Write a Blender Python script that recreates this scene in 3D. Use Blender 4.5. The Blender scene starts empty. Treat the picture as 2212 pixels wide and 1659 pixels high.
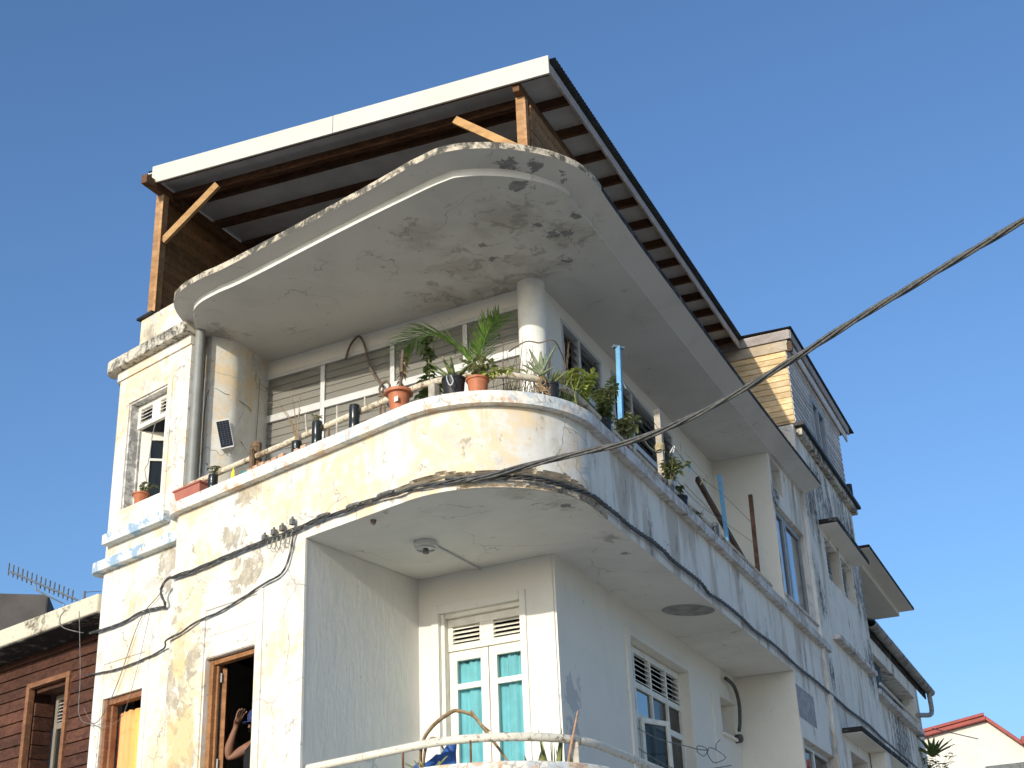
import bpy, bmesh, math, random
from mathutils import Vector, Matrix, noise as mnoise
random.seed(7)
R_ = math.radians
scene = bpy.context.scene
COL = scene.collection

# ------------------------------------------------------------------ camera
cam_d = bpy.data.cameras.new('camera'); cam = bpy.data.objects.new('camera', cam_d); COL.objects.link(cam)
cam_d.sensor_width = 36.0; cam_d.lens = 36.0 * 2978.93 / 2212.0; cam_d.clip_end = 3000; cam_d.clip_start = .05
CR = Vector((.99911, .01749, -.03841)); CU = Vector((.04221, -.41406, .90927)); CF = Vector((0, .91008, .41443))
M = Matrix.Identity(4)
for i in range(3):
    M[i][0] = CR[i]; M[i][1] = CU[i]; M[i][2] = -CF[i]
M.translation = Vector((0, 0, 1.6)); cam.matrix_world = M
scene.camera = cam

# ------------------------------------------------------------------ light
SUN_AZ, SUN_EL = R_(28.2), R_(15.2)          # azimuth the light travels towards (from +Y to +X)
sd = Vector((math.sin(SUN_AZ) * math.cos(SUN_EL), math.cos(SUN_AZ) * math.cos(SUN_EL), -math.sin(SUN_EL)))
sl = bpy.data.lights.new('sun', 'SUN'); sl.energy = 2.4; sl.angle = R_(.5); sl.color = (1.0, .93, .80)
so = bpy.data.objects.new('sun', sl); COL.objects.link(so); so.rotation_euler = sd.to_track_quat('-Z', 'Y').to_euler()
so.location = (-10, -20, 12)
wd = bpy.data.worlds.new('World'); scene.world = wd; wd.use_nodes = True
nt = wd.node_tree; nt.nodes.clear()
sky = nt.nodes.new('ShaderNodeTexSky'); sky.sky_type = 'NISHITA'; sky.sun_disc = False
sky.sun_elevation = SUN_EL; sky.sun_rotation = SUN_AZ + math.pi; sky.altitude = 0; sky.air_density = 1.0; sky.dust_density = 2.2; sky.ozone_density = 5.0
bg = nt.nodes.new('ShaderNodeBackground'); bg.inputs[1].default_value = .15
wo = nt.nodes.new('ShaderNodeOutputWorld')
nt.links.new(sky.outputs[0], bg.inputs[0]); nt.links.new(bg.outputs[0], wo.inputs[0])
vs = scene.view_settings; vs.view_transform = 'Standard'; vs.look = 'None'; vs.exposure = 0.52; vs.gamma = 1.0; vs.use_curve_mapping = False
scene.cycles.adaptive_threshold = .02; scene.cycles.max_bounces = 6; scene.cycles.diffuse_bounces = 3; scene.cycles.glossy_bounces = 3
scene.cycles.transparent_max_bounces = 12; scene.cycles.sample_clamp_indirect = 6; scene.cycles.caustics_reflective = False; scene.cycles.caustics_refractive = False

# ------------------------------------------------------------------ plan of the corner site
U2 = Vector((-.75381, .65710)); V2 = Vector((.39004, .92080)); W2 = Vector((-.88602, .46365))
NA = Vector((-.65710, -.75381)); NB = Vector((.92080, -.39004)); NW = Vector((-.46365, -.88602))
KA = Vector((.122, 10.69)); IC = Vector((.34, 13.40)); RB = Vector((.593, 13.102)); RD = Vector((-.9345, .356))
def mk(o, t, n):
    return lambda s, d, z: Vector((o.x + t.x * s + n.x * d, o.y + t.y * s + n.y * d, z))
FA = mk(KA, U2, NA)      # sunlit front: s to the left from the corner, d outwards
FB = mk(KA, V2, NB)      # shaded side: s away from the corner, d outwards
FW = mk(IC, W2, NW)      # recessed wall behind the front balcony
FI = mk(IC, V2, NB)      # recessed wall behind the side balcony
VR = Vector((.3623, .9321)); FR_ = mk(RB, VR, RD); FR = lambda s, d, z: FR_(s, d, z + .062 * s)      # roof shelter: s away from the fascia, d to the left from the verge
FO = lambda x, y, z: Vector((x, y, z))
ZL, ZS = 5.80, 8.906

# ------------------------------------------------------------------ mesh helpers
class MB:
    def __init__(self): self.v = []; self.f = []; self.m = []
    def add(self, vs, fs, mi=0):
        b = len(self.v); self.v += [Vector(p) for p in vs]
        for f in fs: self.f.append(tuple(b + i for i in f)); self.m.append(mi)
        return self
    def hexa(self, p, mi=0):
        return self.add(p, [(0, 1, 2, 3), (7, 6, 5, 4), (0, 4, 5, 1), (1, 5, 6, 2), (2, 6, 7, 3), (3, 7, 4, 0)], mi)
    def box(self, F, s0, s1, d0, d1, z0, z1, mi=0):
        return self.hexa([F(s0, d0, z0), F(s1, d0, z0), F(s1, d1, z0), F(s0, d1, z0), F(s0, d0, z1), F(s1, d0, z1), F(s1, d1, z1), F(s0, d1, z1)], mi)
    def bar(self, a, b, w, h, up=Vector((0, 0, 1)), mi=0):
        a = Vector(a); b = Vector(b); t = (b - a).normalized(); x = t.cross(up)
        if x.length < 1e-4: x = t.cross(Vector((0, 1, 0)))
        x.normalize(); y = x.cross(t).normalized()
        q = lambda p, i, j: p + x * (w * .5 * i) + y * (h * .5 * j)
        return self.hexa([q(a, -1, -1), q(a, 1, -1), q(a, 1, 1), q(a, -1, 1), q(b, -1, -1), q(b, 1, -1), q(b, 1, 1), q(b, -1, 1)], mi)
    def tube(self, pts, r, n=8, caps=True, mi=0):
        pts = [Vector(p) for p in pts]; N = len(pts); rr = r if isinstance(r, (list, tuple)) else [r] * N
        rings = []; ref = None
        for i in range(N):
            t = (pts[min(i + 1, N - 1)] - pts[max(i - 1, 0)]).normalized()
            if ref is None:
                ref = t.cross(Vector((0, 0, 1)))
                if ref.length < .05: ref = t.cross(Vector((1, 0, 0)))
            x = (ref - t * ref.dot(t)).normalized(); ref = x; y = t.cross(x)
            rings.append([pts[i] + (x * math.cos(2 * math.pi * k / n) + y * math.sin(2 * math.pi * k / n)) * rr[i] for k in range(n)])
        vs = [p for g in rings for p in g]
        fs = [(i * n + k, i * n + (k + 1) % n, (i + 1) * n + (k + 1) % n, (i + 1) * n + k) for i in range(N - 1) for k in range(n)]
        if caps: fs += [tuple(range(n - 1, -1, -1)), tuple((N - 1) * n + k for k in range(n))]
        return self.add(vs, fs, mi)
    def lathe(self, c, prof, n=20, axis=None, mi=0):
        c = Vector(c); ax = (axis or Vector((0, 0, 1))).normalized(); x = ax.orthogonal().normalized(); y = ax.cross(x)
        vs = [c + ax * z + (x * math.cos(2 * math.pi * k / n) + y * math.sin(2 * math.pi * k / n)) * r for r, z in prof for k in range(n)]
        fs = [(i * n + k, i * n + (k + 1) % n, (i + 1) * n + (k + 1) % n, (i + 1) * n + k) for i in range(len(prof) - 1) for k in range(n)]
        return self.add(vs, fs, mi)
    def sweep(self, rows, closed=False, mi=0):
        n = len(rows[0]); N = len(rows)
        fs = [(i * n + k, i * n + (k + 1) % n, (i + 1) * n + (k + 1) % n, (i + 1) * n + k) for i in range(N - 1) for k in range(n if closed else n - 1)]
        if closed: fs += [tuple(range(n - 1, -1, -1)), tuple((N - 1) * n + k for k in range(n))]
        return self.add([p for r in rows for p in r], fs, mi)
    def prism(self, poly, z0, z1, mi=0):
        n = len(poly)
        return self.add([Vector((p[0], p[1], z0)) for p in poly] + [Vector((p[0], p[1], z1)) for p in poly],
                        [tuple(range(n - 1, -1, -1)), tuple(range(n, 2 * n))] + [(i, (i + 1) % n, n + (i + 1) % n, n + i) for i in range(n)], mi)
    def leaf(self, p, d, l, w, droop=.3, up=Vector((0, 0, 1)), seg=3, fold=.25, mi=0, prof=None):
        p = Vector(p); d = Vector(d).normalized(); x = d.cross(up)
        if x.length < .02: x = d.cross(Vector((1, 0, 0)))
        x.normalize(); nn = x.cross(d).normalized()
        rows = []
        for i in range(seg + 1):
            t = i / seg; c = p + d * (l * t) - Vector((0, 0, 1)) * (droop * l * t * t)
            ww = w * .5 * (prof[i] if prof else (math.sin(math.pi * min(1, .12 + t * .88)) ** .7 if t < 1 else .02))
            rows.append([c - x * ww + nn * ww * fold, c, c + x * ww + nn * ww * fold])
        return self.sweep(rows, mi=mi)
    def build(self, name, mat, parent=None, smooth=False, bevel=0, recalc=True):
        me = bpy.data.meshes.new(name); me.from_pydata([tuple(p) for p in self.v], [], self.f)
        for m in (mat if isinstance(mat, (list, tuple)) else [mat]): me.materials.append(m)
        if any(self.m):
            for pl, mi in zip(me.polygons, self.m): pl.material_index = mi
        if recalc:
            bm = bmesh.new(); bm.from_mesh(me); bmesh.ops.recalc_face_normals(bm, faces=bm.faces[:]); bm.to_mesh(me); bm.free()
        if smooth: me.polygons.foreach_set('use_smooth', [True] * len(me.polygons))
        o = bpy.data.objects.new(name, me); COL.objects.link(o)
        if bevel:
            b = o.modifiers.new('bevel', 'BEVEL'); b.width = bevel; b.segments = 2; b.limit_method = 'ANGLE'; b.angle_limit = R_(40)
        if smooth == 'auto':
            me.set_sharp_from_angle(angle=R_(38))
        if parent is not None: par(o, parent)
        return o
def par(o, p):
    o.parent = p; o.matrix_parent_inverse = Matrix.Translation(-p.matrix_basis.translation) if p.type == 'EMPTY' else Matrix.Identity(4)
def thing(name, label, cat, loc=(0, 0, 0), group=None):
    o = bpy.data.objects.new(name, None); COL.objects.link(o); o.location = loc; o.empty_display_size = .1
    return tag(o, label, cat, group)
def tag(o, label, cat, group=None):
    o['label'] = label; o['category'] = cat
    if group: o['group'] = group
    return o
def struct(o): o['kind'] = 'structure'; return o
def B1(name, mat, parent, F, *a, bevel=0, **k): return MB().box(F, *a).build(name, mat, parent, bevel=bevel, **k)
def holes_wall(mb, F, s0, s1, z0, z1, d0, d1, holes):
    """wall slab in frame F, outer face at d1, inner at d0, rectangular openings (s0,s1,z0,z1)"""
    S = sorted({s0, s1, *[h[0] for h in holes], *[h[1] for h in holes]}); Z = sorted({z0, z1, *[h[2] for h in holes], *[h[3] for h in holes]})
    S = [s for s in S if s0 <= s <= s1]; Z = [z for z in Z if z0 <= z <= z1]
    inh = lambda s, z: any(h[0] < s < h[1] and h[2] < z < h[3] for h in holes)
    ns, nz = len(S) - 1, len(Z) - 1; solid = [[not inh((S[i] + S[i + 1]) / 2, (Z[j] + Z[j + 1]) / 2) for j in range(nz)] for i in range(ns)]
    vid = {}
    def V(i, j, k):
        if (i, j, k) not in vid:
            vid[(i, j, k)] = len(mb.v); mb.v.append(F(S[i], (d1, d0)[k], Z[j]))
        return vid[(i, j, k)]
    def q(*t): mb.f.append(t); mb.m.append(0)
    get = lambda i, j: 0 <= i < ns and 0 <= j < nz and solid[i][j]
    for i in range(ns):
        for j in range(nz):
            if not solid[i][j]: continue
            q(V(i, j, 0), V(i + 1, j, 0), V(i + 1, j + 1, 0), V(i, j + 1, 0)); q(V(i, j, 1), V(i, j + 1, 1), V(i + 1, j + 1, 1), V(i + 1, j, 1))
            if not get(i - 1, j): q(V(i, j, 0), V(i, j + 1, 0), V(i, j + 1, 1), V(i, j, 1))
            if not get(i + 1, j): q(V(i + 1, j, 0), V(i + 1, j, 1), V(i + 1, j + 1, 1), V(i + 1, j + 1, 0))
            if not get(i, j - 1): q(V(i, j, 0), V(i, j, 1), V(i + 1, j, 1), V(i + 1, j, 0))
            if not get(i, j + 1): q(V(i, j + 1, 0), V(i + 1, j + 1, 0), V(i + 1, j + 1, 1), V(i, j + 1, 1))
    return mb
def catmull(P, k=8):
    P = [Vector(p) for p in P]; out = []
    for i in range(len(P) - 1):
        a = P[max(i - 1, 0)]; b = P[i]; c = P[i + 1]; d = P[min(i + 2, len(P) - 1)]
        for j in range(k):
            t = j / k; out.append(.5 * ((2 * b) + (c - a) * t + (2 * a - 5 * b + 4 * c - d) * t * t + (3 * b - a - 3 * c + d) * t ** 3))
    return out + [P[-1]]
def resample(P, step):
    out = [P[0]]; acc = 0
    for a, b in zip(P, P[1:]):
        L = (b - a).length
        while acc + L >= step:
            t = (step - acc) / L; a = a.lerp(b, t); L = (b - a).length; out.append(a); acc = 0
        acc += L
    return out + [P[-1]]
def twisted(mb, P, R, r, n, pitch, ph=0, seg=6, jit=0):
    """n strands wound round the line P"""
    P = resample(P, min(.06, pitch / 8))
    for k in range(n):
        pts = []
        for i, p in enumerate(P):
            t = (P[min(i + 1, len(P) - 1)] - P[max(i - 1, 0)]).normalized(); x = t.cross(Vector((0, 0, 1))).normalized(); y = x.cross(t)
            a = ph + 2 * math.pi * (k / n + i * min(.06, pitch / 8) / pitch); rr = R * (1 + jit * mnoise.noise(Vector((i * .11, k * 9.1, 3))))
            pts.append(p + (x * math.cos(a) + y * math.sin(a)) * rr)
        mb.tube(pts, r, seg)
    return mb

# ------------------------------------------------------------------ material helpers
class G:
    def __init__(self, name):
        self.m = bpy.data.materials.new(name); self.m.use_nodes = True; self.t = self.m.node_tree; self.t.nodes.clear()
        self.out = self.t.nodes.new('ShaderNodeOutputMaterial'); self.p = self.t.nodes.new('ShaderNodeBsdfPrincipled')
        self.t.links.new(self.p.outputs[0], self.out.inputs[0]); self._pos = None
    def node(self, ty, **kw):
        n = self.t.nodes.new(ty)
        for k, v in kw.items(): setattr(n, k, v)
        return n
    def set(self, sock, v):
        if hasattr(v, 'links') or isinstance(v, bpy.types.NodeSocket): self.t.links.new(v, sock)
        elif isinstance(v, (tuple, list)) and sock.type == 'RGBA': sock.default_value = (*v[:3], 1)
        else: sock.default_value = v
    @property
    def pos(self):
        if self._pos is None: self._pos = self.node('ShaderNodeNewGeometry').outputs['Position']
        return self._pos
    def scaled(self, sc, v=None, rot=(0, 0, 0), loc=(0, 0, 0)):
        n = self.node('ShaderNodeMapping'); self.set(n.inputs[0], v or self.pos); n.inputs[1].default_value = loc; n.inputs[2].default_value = rot; n.inputs[3].default_value = sc
        return n.outputs[0]
    def noise(self, scale, detail=6, rough=.6, dist=0, v=None, off=0, st=None):
        vv = v
        if st or off: vv = self.scaled(st or (1, 1, 1), v, loc=(off * 3.1, off * 1.7, off * 2.3))
        detail = min(detail, max(2, math.log2(170 / scale)))
        n = self.node('ShaderNodeTexNoise'); self.set(n.inputs['Vector'], vv or self.pos); n.inputs['Scale'].default_value = scale
        n.inputs['Detail'].default_value = detail; n.inputs['Roughness'].default_value = rough; n.inputs['Distortion'].default_value = dist
        return n.outputs[0]
    def ramp(self, x, a, b, lo=0., hi=1.):
        n = self.node('ShaderNodeMapRange'); n.interpolation_type = 'SMOOTHSTEP'; self.set(n.inputs[0], x)
        n.inputs[1].default_value = a; n.inputs[2].default_value = b; n.inputs[3].default_value = lo; n.inputs[4].default_value = hi
        return n.outputs[0]
    def math(self, op, a, b=0.):
        n = self.node('ShaderNodeMath', operation=op); self.set(n.inputs[0], a); self.set(n.inputs[1], b); n.use_clamp = op in ('ADD', 'SUBTRACT') and False
        return n.outputs[0]
    def mix(self, f, a, b, mode='MIX'):
        n = self.node('ShaderNodeMix', data_type='RGBA', blend_type=mode); self.set(n.inputs[0], f); self.set(n.inputs[6], a); self.set(n.inputs[7], b)
        return n.outputs[2]
    def blob(self, c, r, st=(1, 1, 1)):
        """1 at point c falling to 0 at distance r"""
        s = self.node('ShaderNodeVectorMath', operation='SUBTRACT'); self.set(s.inputs[0], self.pos); s.inputs[1].default_value = c
        v = s.outputs[0]
        if st != (1, 1, 1):
            k = self.node('ShaderNodeVectorMath', operation='MULTIPLY'); self.set(k.inputs[0], v); k.inputs[1].default_value = st; v = k.outputs[0]
        l = self.node('ShaderNodeVectorMath', operation='LENGTH'); self.set(l.inputs[0], v)
        n = self.node('ShaderNodeMapRange'); self.set(n.inputs[0], l.outputs['Value']); n.inputs[1].default_value = 0; n.inputs[2].default_value = r; n.inputs[3].default_value = 1; n.inputs[4].default_value = 0
        return n.outputs[0]
    def blobs(self, lst):
        r = None
        for c, rad in lst:
            b = self.blob(c, rad); r = b if r is None else self.math('MAXIMUM', r, b)
        return r
    def crack(self, scale, width=.02, off=0):
        d = self.noise(scale * 1.7, 3, .65, off=off + 1); nn = self.node('ShaderNodeTexVoronoi', feature='DISTANCE_TO_EDGE')
        a = self.node('ShaderNodeVectorMath', operation='MULTIPLY_ADD'); c = self.node('ShaderNodeCombineXYZ')
        self.set(c.inputs[0], d); self.set(c.inputs[1], self.noise(scale * 1.9, 3, .65, off=off + 4)); self.set(c.inputs[2], self.noise(scale * 1.4, 3, .65, off=off + 7))
        self.set(a.inputs[0], c.outputs[0]); a.inputs[1].default_value = (.55 / scale,) * 3; self.set(a.inputs[2], self.pos)
        self.set(nn.inputs['Vector'], a.outputs[0]); nn.inputs['Scale'].default_value = scale
        return self.ramp(nn.outputs['Distance'], 0, width, 1, 0)
    def bump(self, h, strength=.3, dist=.01, prev=None):
        n = self.node('ShaderNodeBump'); n.inputs['Strength'].default_value = strength; n.inputs['Distance'].default_value = dist; self.set(n.inputs['Height'], h)
        if prev is not None: self.set(n.inputs['Normal'], prev)
        return n.outputs[0]
    def fin(self, col, rough=.8, nrm=None, spec=.3, **kw):
        self.set(self.p.inputs['Base Color'], col); self.set(self.p.inputs['Roughness'], rough); self.set(self.p.inputs['Specular IOR Level'], spec)
        if nrm is not None: self.set(self.p.inputs['Normal'], nrm)
        for k, v in kw.items(): self.set(self.p.inputs[k], v)
        return self.m

def m_front():
    g = G('front_plaster')
    big = g.noise(.9, 3, .5); mid = g.noise(2.2, 8, .68, .4); fine = g.noise(9, 8, .7, off=3); stz = g.noise(3.0, 6, .62, off=5, st=(1, 1, .28))
    base = g.mix(g.ramp(mid, .3, .7), (.72, .695, .625), (.66, .635, .565))
    base = g.mix(g.ramp(fine, .42, .68), base, (.76, .74, .68))
    # older ochre coats show through in ragged patches
    och = g.math('ADD', g.math('MULTIPLY', mid, .55), g.math('ADD', g.math('MULTIPLY', stz, .35), g.math('MULTIPLY', big, .22)))
    och = g.math('ADD', och, g.math('MULTIPLY', g.blobs([(FA(2.4, 0, 6.15), .5), (FA(1.0, 0, 6.25), .7), (FA(.5, 0, 6.25), .8), (FA(4.78, 0, 5.1), .8), (FA(4.76, 0, 4.4), .9), (FA(4.76, 0, 3.8), .7), (FA(6.4, -.15, 8.3), .7), (FA(6.1, -.15, 6.9), .5), (FA(5.9, -.15, 9.3), .6)]), .12))
    m1 = g.ramp(och, .545, .64); m1 = g.math('MULTIPLY', m1, g.ramp(fine, .34, .60))
    c = g.mix(g.math('MULTIPLY', m1, .8), base, g.mix(g.ramp(fine, .4, .6), (.72, .48, .22), (.75, .58, .34)))
    m2 = g.ramp(g.noise(1.7, 9, .7, .6, off=11), .57, .63)
    c = g.mix(g.math('MULTIPLY', m2, .7), c, (.50, .485, .435))
    # bare weathered render
    bare = g.math('ADD', g.noise(3.3, 10, .75, .5, off=17), g.math('MULTIPLY', g.blobs([(FA(4.0, 0, 6.10), .42), (FA(3.75, 0, 5.72), .5), (FA(3.76, 0, 6.5), .45), (FA(4.78, 0, 5.1), .6), (FA(4.76, 0, 4.55), .7), (FA(4.76, 0, 3.9), .6), (FA(5.25, -.15, 6.1), .45), (FA(6.1, -.15, 9.1), .35)]), .21))
    mb_ = g.ramp(bare, .635, .665)
    c = g.mix(g.math('MULTIPLY', mb_, .8), c, g.mix(g.ramp(fine, .35, .65), (.30, .255, .18), (.50, .45, .35)))
    yel = g.ramp(g.math('ADD', g.noise(2.6, 9, .72, .3, off=23, st=(1, 1, .4)), g.math('MULTIPLY', g.blobs([(FA(4.75, 0, 5.0), .6), (FA(4.7, 0, 4.2), .9)]), .2)), .63, .69)
    c = g.mix(g.math('MULTIPLY', yel, .5), c, (.62, .44, .17))
    sep = g.node('ShaderNodeSeparateXYZ'); g.set(sep.inputs[0], g.pos)
    drip = g.math('MULTIPLY', g.math('MULTIPLY', g.ramp(sep.outputs[2], 6.05, 6.56), g.ramp(sep.outputs[2], 6.60, 6.58)), g.ramp(g.noise(7, 5, .6, off=51, st=(1, 1, .10)), .48, .70))
    c = g.mix(g.math('MULTIPLY', drip, .55), c, (.47, .38, .26))
    flk = g.ramp(g.noise(14, 5, .6, .3, off=31), .675, .70); c = g.mix(g.math('MULTIPLY', flk, .75), c, (.40, .36, .29))
    cr = g.math('MULTIPLY', g.crack(1.5, .012), g.ramp(g.noise(1.1, 3, off=41), .45, .55)); c = g.mix(g.math('MULTIPLY', cr, .85), c, (.32, .27, .2))
    return g.fin(c, .88, g.bump(g.noise(11, 5, .7, off=3), .45, .012), .15)
def m_side():
    g = G('side_plaster')
    mid = g.noise(1.6, 8, .65, .4); fine = g.noise(11, 7, .7, off=3); stz = g.noise(5.5, 7, .6, off=5, st=(1, 1, .13)); st2 = g.noise(2.0, 6, .6, off=9, st=(1, 1, .22))
    c = g.mix(g.ramp(mid, .35, .65), (.83, .785, .69), (.77, .725, .635))
    c = g.mix(g.math('MULTIPLY', g.ramp(g.math('ADD', st2, g.math('MULTIPLY', g.blobs([(FB(2.0, 0, 6.5), 1.2), (FB(4.5, 0, 6.55), 1.6), (FB(7.5, 0, 6.6), 1.5), (FB(10.5, 0, 6.5), 1.2), (FB(3.2, 0, 5.9), 1.0), (FB(11.9, 0, 8), 1.2)]), .07)), .53, .64), .65), c, (.46, .38, .29))
    c = g.mix(g.math('MULTIPLY', g.ramp(stz, .55, .72), .32), c, (.45, .42, .38))
    mould = g.math('ADD', g.math('MULTIPLY', stz, .6), g.math('MULTIPLY', g.noise(4, 8, .7, .3, off=13, st=(1, 1, .5)), .5))
    mould = g.math('ADD', mould, g.math('MULTIPLY', g.blobs([(FB(13.3, 0, 9.75), 1.1), (FB(15.2, 0, 9.9), 1.4), (FB(12.4, 0, 9.2), .9), (FB(16.3, 0, 8.6), 1.3), (FB(16.2, 0, 7.2), .9), (FB(12.1, 0, 7.6), .8), (FB(19.5, 0, 6.2), 2.2), (FB(12.1, 0, 6.3), .5), (FB(14.0, 0, 9.4), 1.0), (FB(16.0, 0, 9.6), 1.0), (FB(9.6, 0, 8.5), .5)]), .235))
    mm = g.math('MULTIPLY', g.ramp(mould, .585, .76), g.ramp(fine, .30, .58)); c = g.mix(g.math('MULTIPLY', mm, .95), c, (.10, .10, .095))
    c = g.mix(g.math('MULTIPLY', g.ramp(fine, .64, .70), .35), c, (.38, .36, .33))
    cr = g.math('MULTIPLY', g.crack(1.2, .01, 3), g.ramp(mid, .5, .6)); c = g.mix(g.math('MULTIPLY', cr, .6), c, (.25, .24, .22))
    return g.fin(c, .9, g.bump(g.noise(13, 5, .7, off=3), .3, .008), .12)
def m_inner(name, col, dirt=.35):
    g = G(name); mid = g.noise(1.4, 7, .6, .3); fine = g.noise(14, 6, .65, off=2)
    c = g.mix(g.math('MULTIPLY', g.ramp(mid, .45, .75), dirt), col, tuple(x * .78 for x in col))
    c = g.mix(g.math('MULTIPLY', g.ramp(fine, .68, .72), .5), c, tuple(x * .62 for x in col))
    pl = g.ramp(g.math('ADD', g.noise(5, 8, .7, .4, off=8), g.math('MULTIPLY', g.blobs([(FI(.30, 0, 4.35), .5), (FI(.28, 0, 4.1), .4), (FA(3.0, -.7, 3.6), .5), (FA(3.1, -1.0, 3.55), .5)]), .28)), .70, .715)
    c = g.mix(g.math('MULTIPLY', pl, .6), c, (.40, .41, .42))
    drip = g.noise(14, 5, .6, .8, off=6, st=(1, 1, .22))
    return g.fin(c, .8, g.bump(g.noise(2.5, 3, .5, off=9), .25, .03, g.bump(drip, .32, .012)), .25)
def m_soffit(name, col, peel, stain, brown=.5):
    g = G(name); mid = g.noise(1.1, 8, .65, .6); fine = g.noise(8, 8, .72, .3, off=4)
    c = g.mix(g.math('MULTIPLY', g.ramp(mid, .4, .7), .5), col, tuple(x * .8 for x in col))
    st = g.ramp(g.math('ADD', g.math('MULTIPLY', g.noise(2.0, 8, .68, .7, off=9), .7), g.math('MULTIPLY', g.blobs(stain), .33)), .50, .66)
    c = g.mix(g.math('MULTIPLY', st, brown), c, (.31, .265, .20))
    s2 = g.ramp(g.math('ADD', g.noise(4.6, 9, .72, .5, off=19), g.math('MULTIPLY', g.blobs(stain), .16)), .64, .70); c = g.mix(g.math('MULTIPLY', s2, .45), c, (.22, .20, .165))
    pk = g.ramp(g.math('ADD', g.math('MULTIPLY', g.noise(4.5, 9, .74, 1.0, off=14), 1.0), g.math('MULTIPLY', g.blobs(peel), .36)), .735, .75)
    c = g.mix(g.math('MULTIPLY', pk, .85), c, g.mix(g.ramp(fine, .4, .6), (.15, .155, .15), (.24, .24, .23)))
    cr = g.math('MULTIPLY', g.crack(1.0, .008, 6), g.ramp(mid, .5, .58)); c = g.mix(g.math('MULTIPLY', cr, .5), c, (.18, .16, .14))
    return g.fin(c, .85, g.bump(fine, .25, .008), .15)
def m_ledge():
    g = G('flaking_ledge_paint'); n1 = g.noise(3.2, 9, .7, .5); n2 = g.noise(3.6, 9, .72, .6, off=7); n3 = g.noise(10, 8, .72, .4, off=13)
    c = g.mix(g.ramp(n3, .4, .6), (.74, .69, .60), (.80, .77, .69))
    c = g.mix(g.math('MULTIPLY', g.ramp(n1, .505, .55), .6), c, g.mix(g.ramp(n3, .45, .55), (.36, .47, .56), (.56, .63, .66)))
    c = g.mix(g.math('MULTIPLY', g.ramp(n2, .545, .60), .62), c, g.mix(g.ramp(n3, .42, .6), (.60, .30, .13), (.74, .50, .30)))
    cr = g.math('MULTIPLY', g.crack(9, .06, 2), g.ramp(g.noise(5, 4, off=3), .45, .6)); c = g.mix(g.math('MULTIPLY', cr, .8), c, (.36, .28, .20))
    c = g.mix(g.math('MULTIPLY', g.ramp(g.noise(6, 9, .75, off=21), .64, .67), .7), c, (.33, .29, .24))
    return g.fin(c, .85, g.bump(n3, .4, .008), .15)
def m_blue_ledge():
    g = G('faded_blue_ledge_paint'); n1 = g.noise(3.0, 9, .72, .5, off=2); n3 = g.noise(9, 8, .72, .4, off=13)
    c = g.mix(g.ramp(n3, .4, .6), (.60, .62, .60), (.72, .71, .66)); c = g.mix(g.math('MULTIPLY', g.ramp(n1, .50, .56), .85), c, (.24, .38, .52))
    c = g.mix(g.math('MULTIPLY', g.ramp(g.noise(6, 9, .75, off=21), .60, .65), .75), c, (.30, .27, .23))
    return g.fin(c, .85, g.bump(n3, .4, .008), .15)
def m_grey_ledge():
    g = G('dirty_side_ledge'); n1 = g.noise(3.6, 9, .72, .5, off=2); n3 = g.noise(12, 8, .72, .4, off=13)
    c = g.mix(g.ramp(n1, .4, .62), (.64, .63, .60), (.44, .37, .31)); c = g.mix(g.math('MULTIPLY', g.ramp(n3, .52, .6), .7), c, (.72, .71, .68)); c = g.mix(g.math('MULTIPLY', g.ramp(g.noise(5, 8, .7, off=6), .58, .66), .7), c, (.16, .14, .12))
    return g.fin(c, .88, g.bump(n3, .4, .008), .12)
def m_lichen(name, light, dark, bal=.5, sc=7):
    g = G(name); n1 = g.noise(sc, 9, .75, .5); n2 = g.noise(sc * 3.1, 6, .7, off=4); n3 = g.noise(1.3, 4, .6, off=8)
    f = g.ramp(g.math('ADD', g.math('MULTIPLY', n1, .7), g.math('ADD', g.math('MULTIPLY', n2, .25), g.math('MULTIPLY', n3, .3))), bal + .05, bal + .2)
    return g.fin(g.mix(f, light, dark), .92, g.bump(n2, .5, .01), .1)
def m_fascia():
    g = G('white_metal_fascia'); st = g.noise(6, 5, .6, off=2, st=(1, 1, .15)); n = g.noise(1.2, 4)
    c = g.mix(g.ramp(n, .35, .65), (.60, .585, .515), (.56, .545, .475)); c = g.mix(g.math('MULTIPLY', g.ramp(st, .56, .70), .25), c, (.45, .42, .36))
    return g.fin(c, .45, g.bump(g.noise(2.2, 3, .5, off=5), .25, .01), .3)
def m_plain(name, col, rough=.6, var=.12, sc=6, spec=.3, bump=.0, **kw):
    g = G(name); n = g.noise(sc, 6, .62)
    c = g.mix(g.ramp(n, .35, .65), tuple(max(0, x * (1 - var)) for x in col), tuple(min(1, x * (1 + var)) for x in col))
    return g.fin(c, rough, g.bump(g.noise(sc * 6, 4), bump, .004) if bump else None, spec, **kw)
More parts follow.
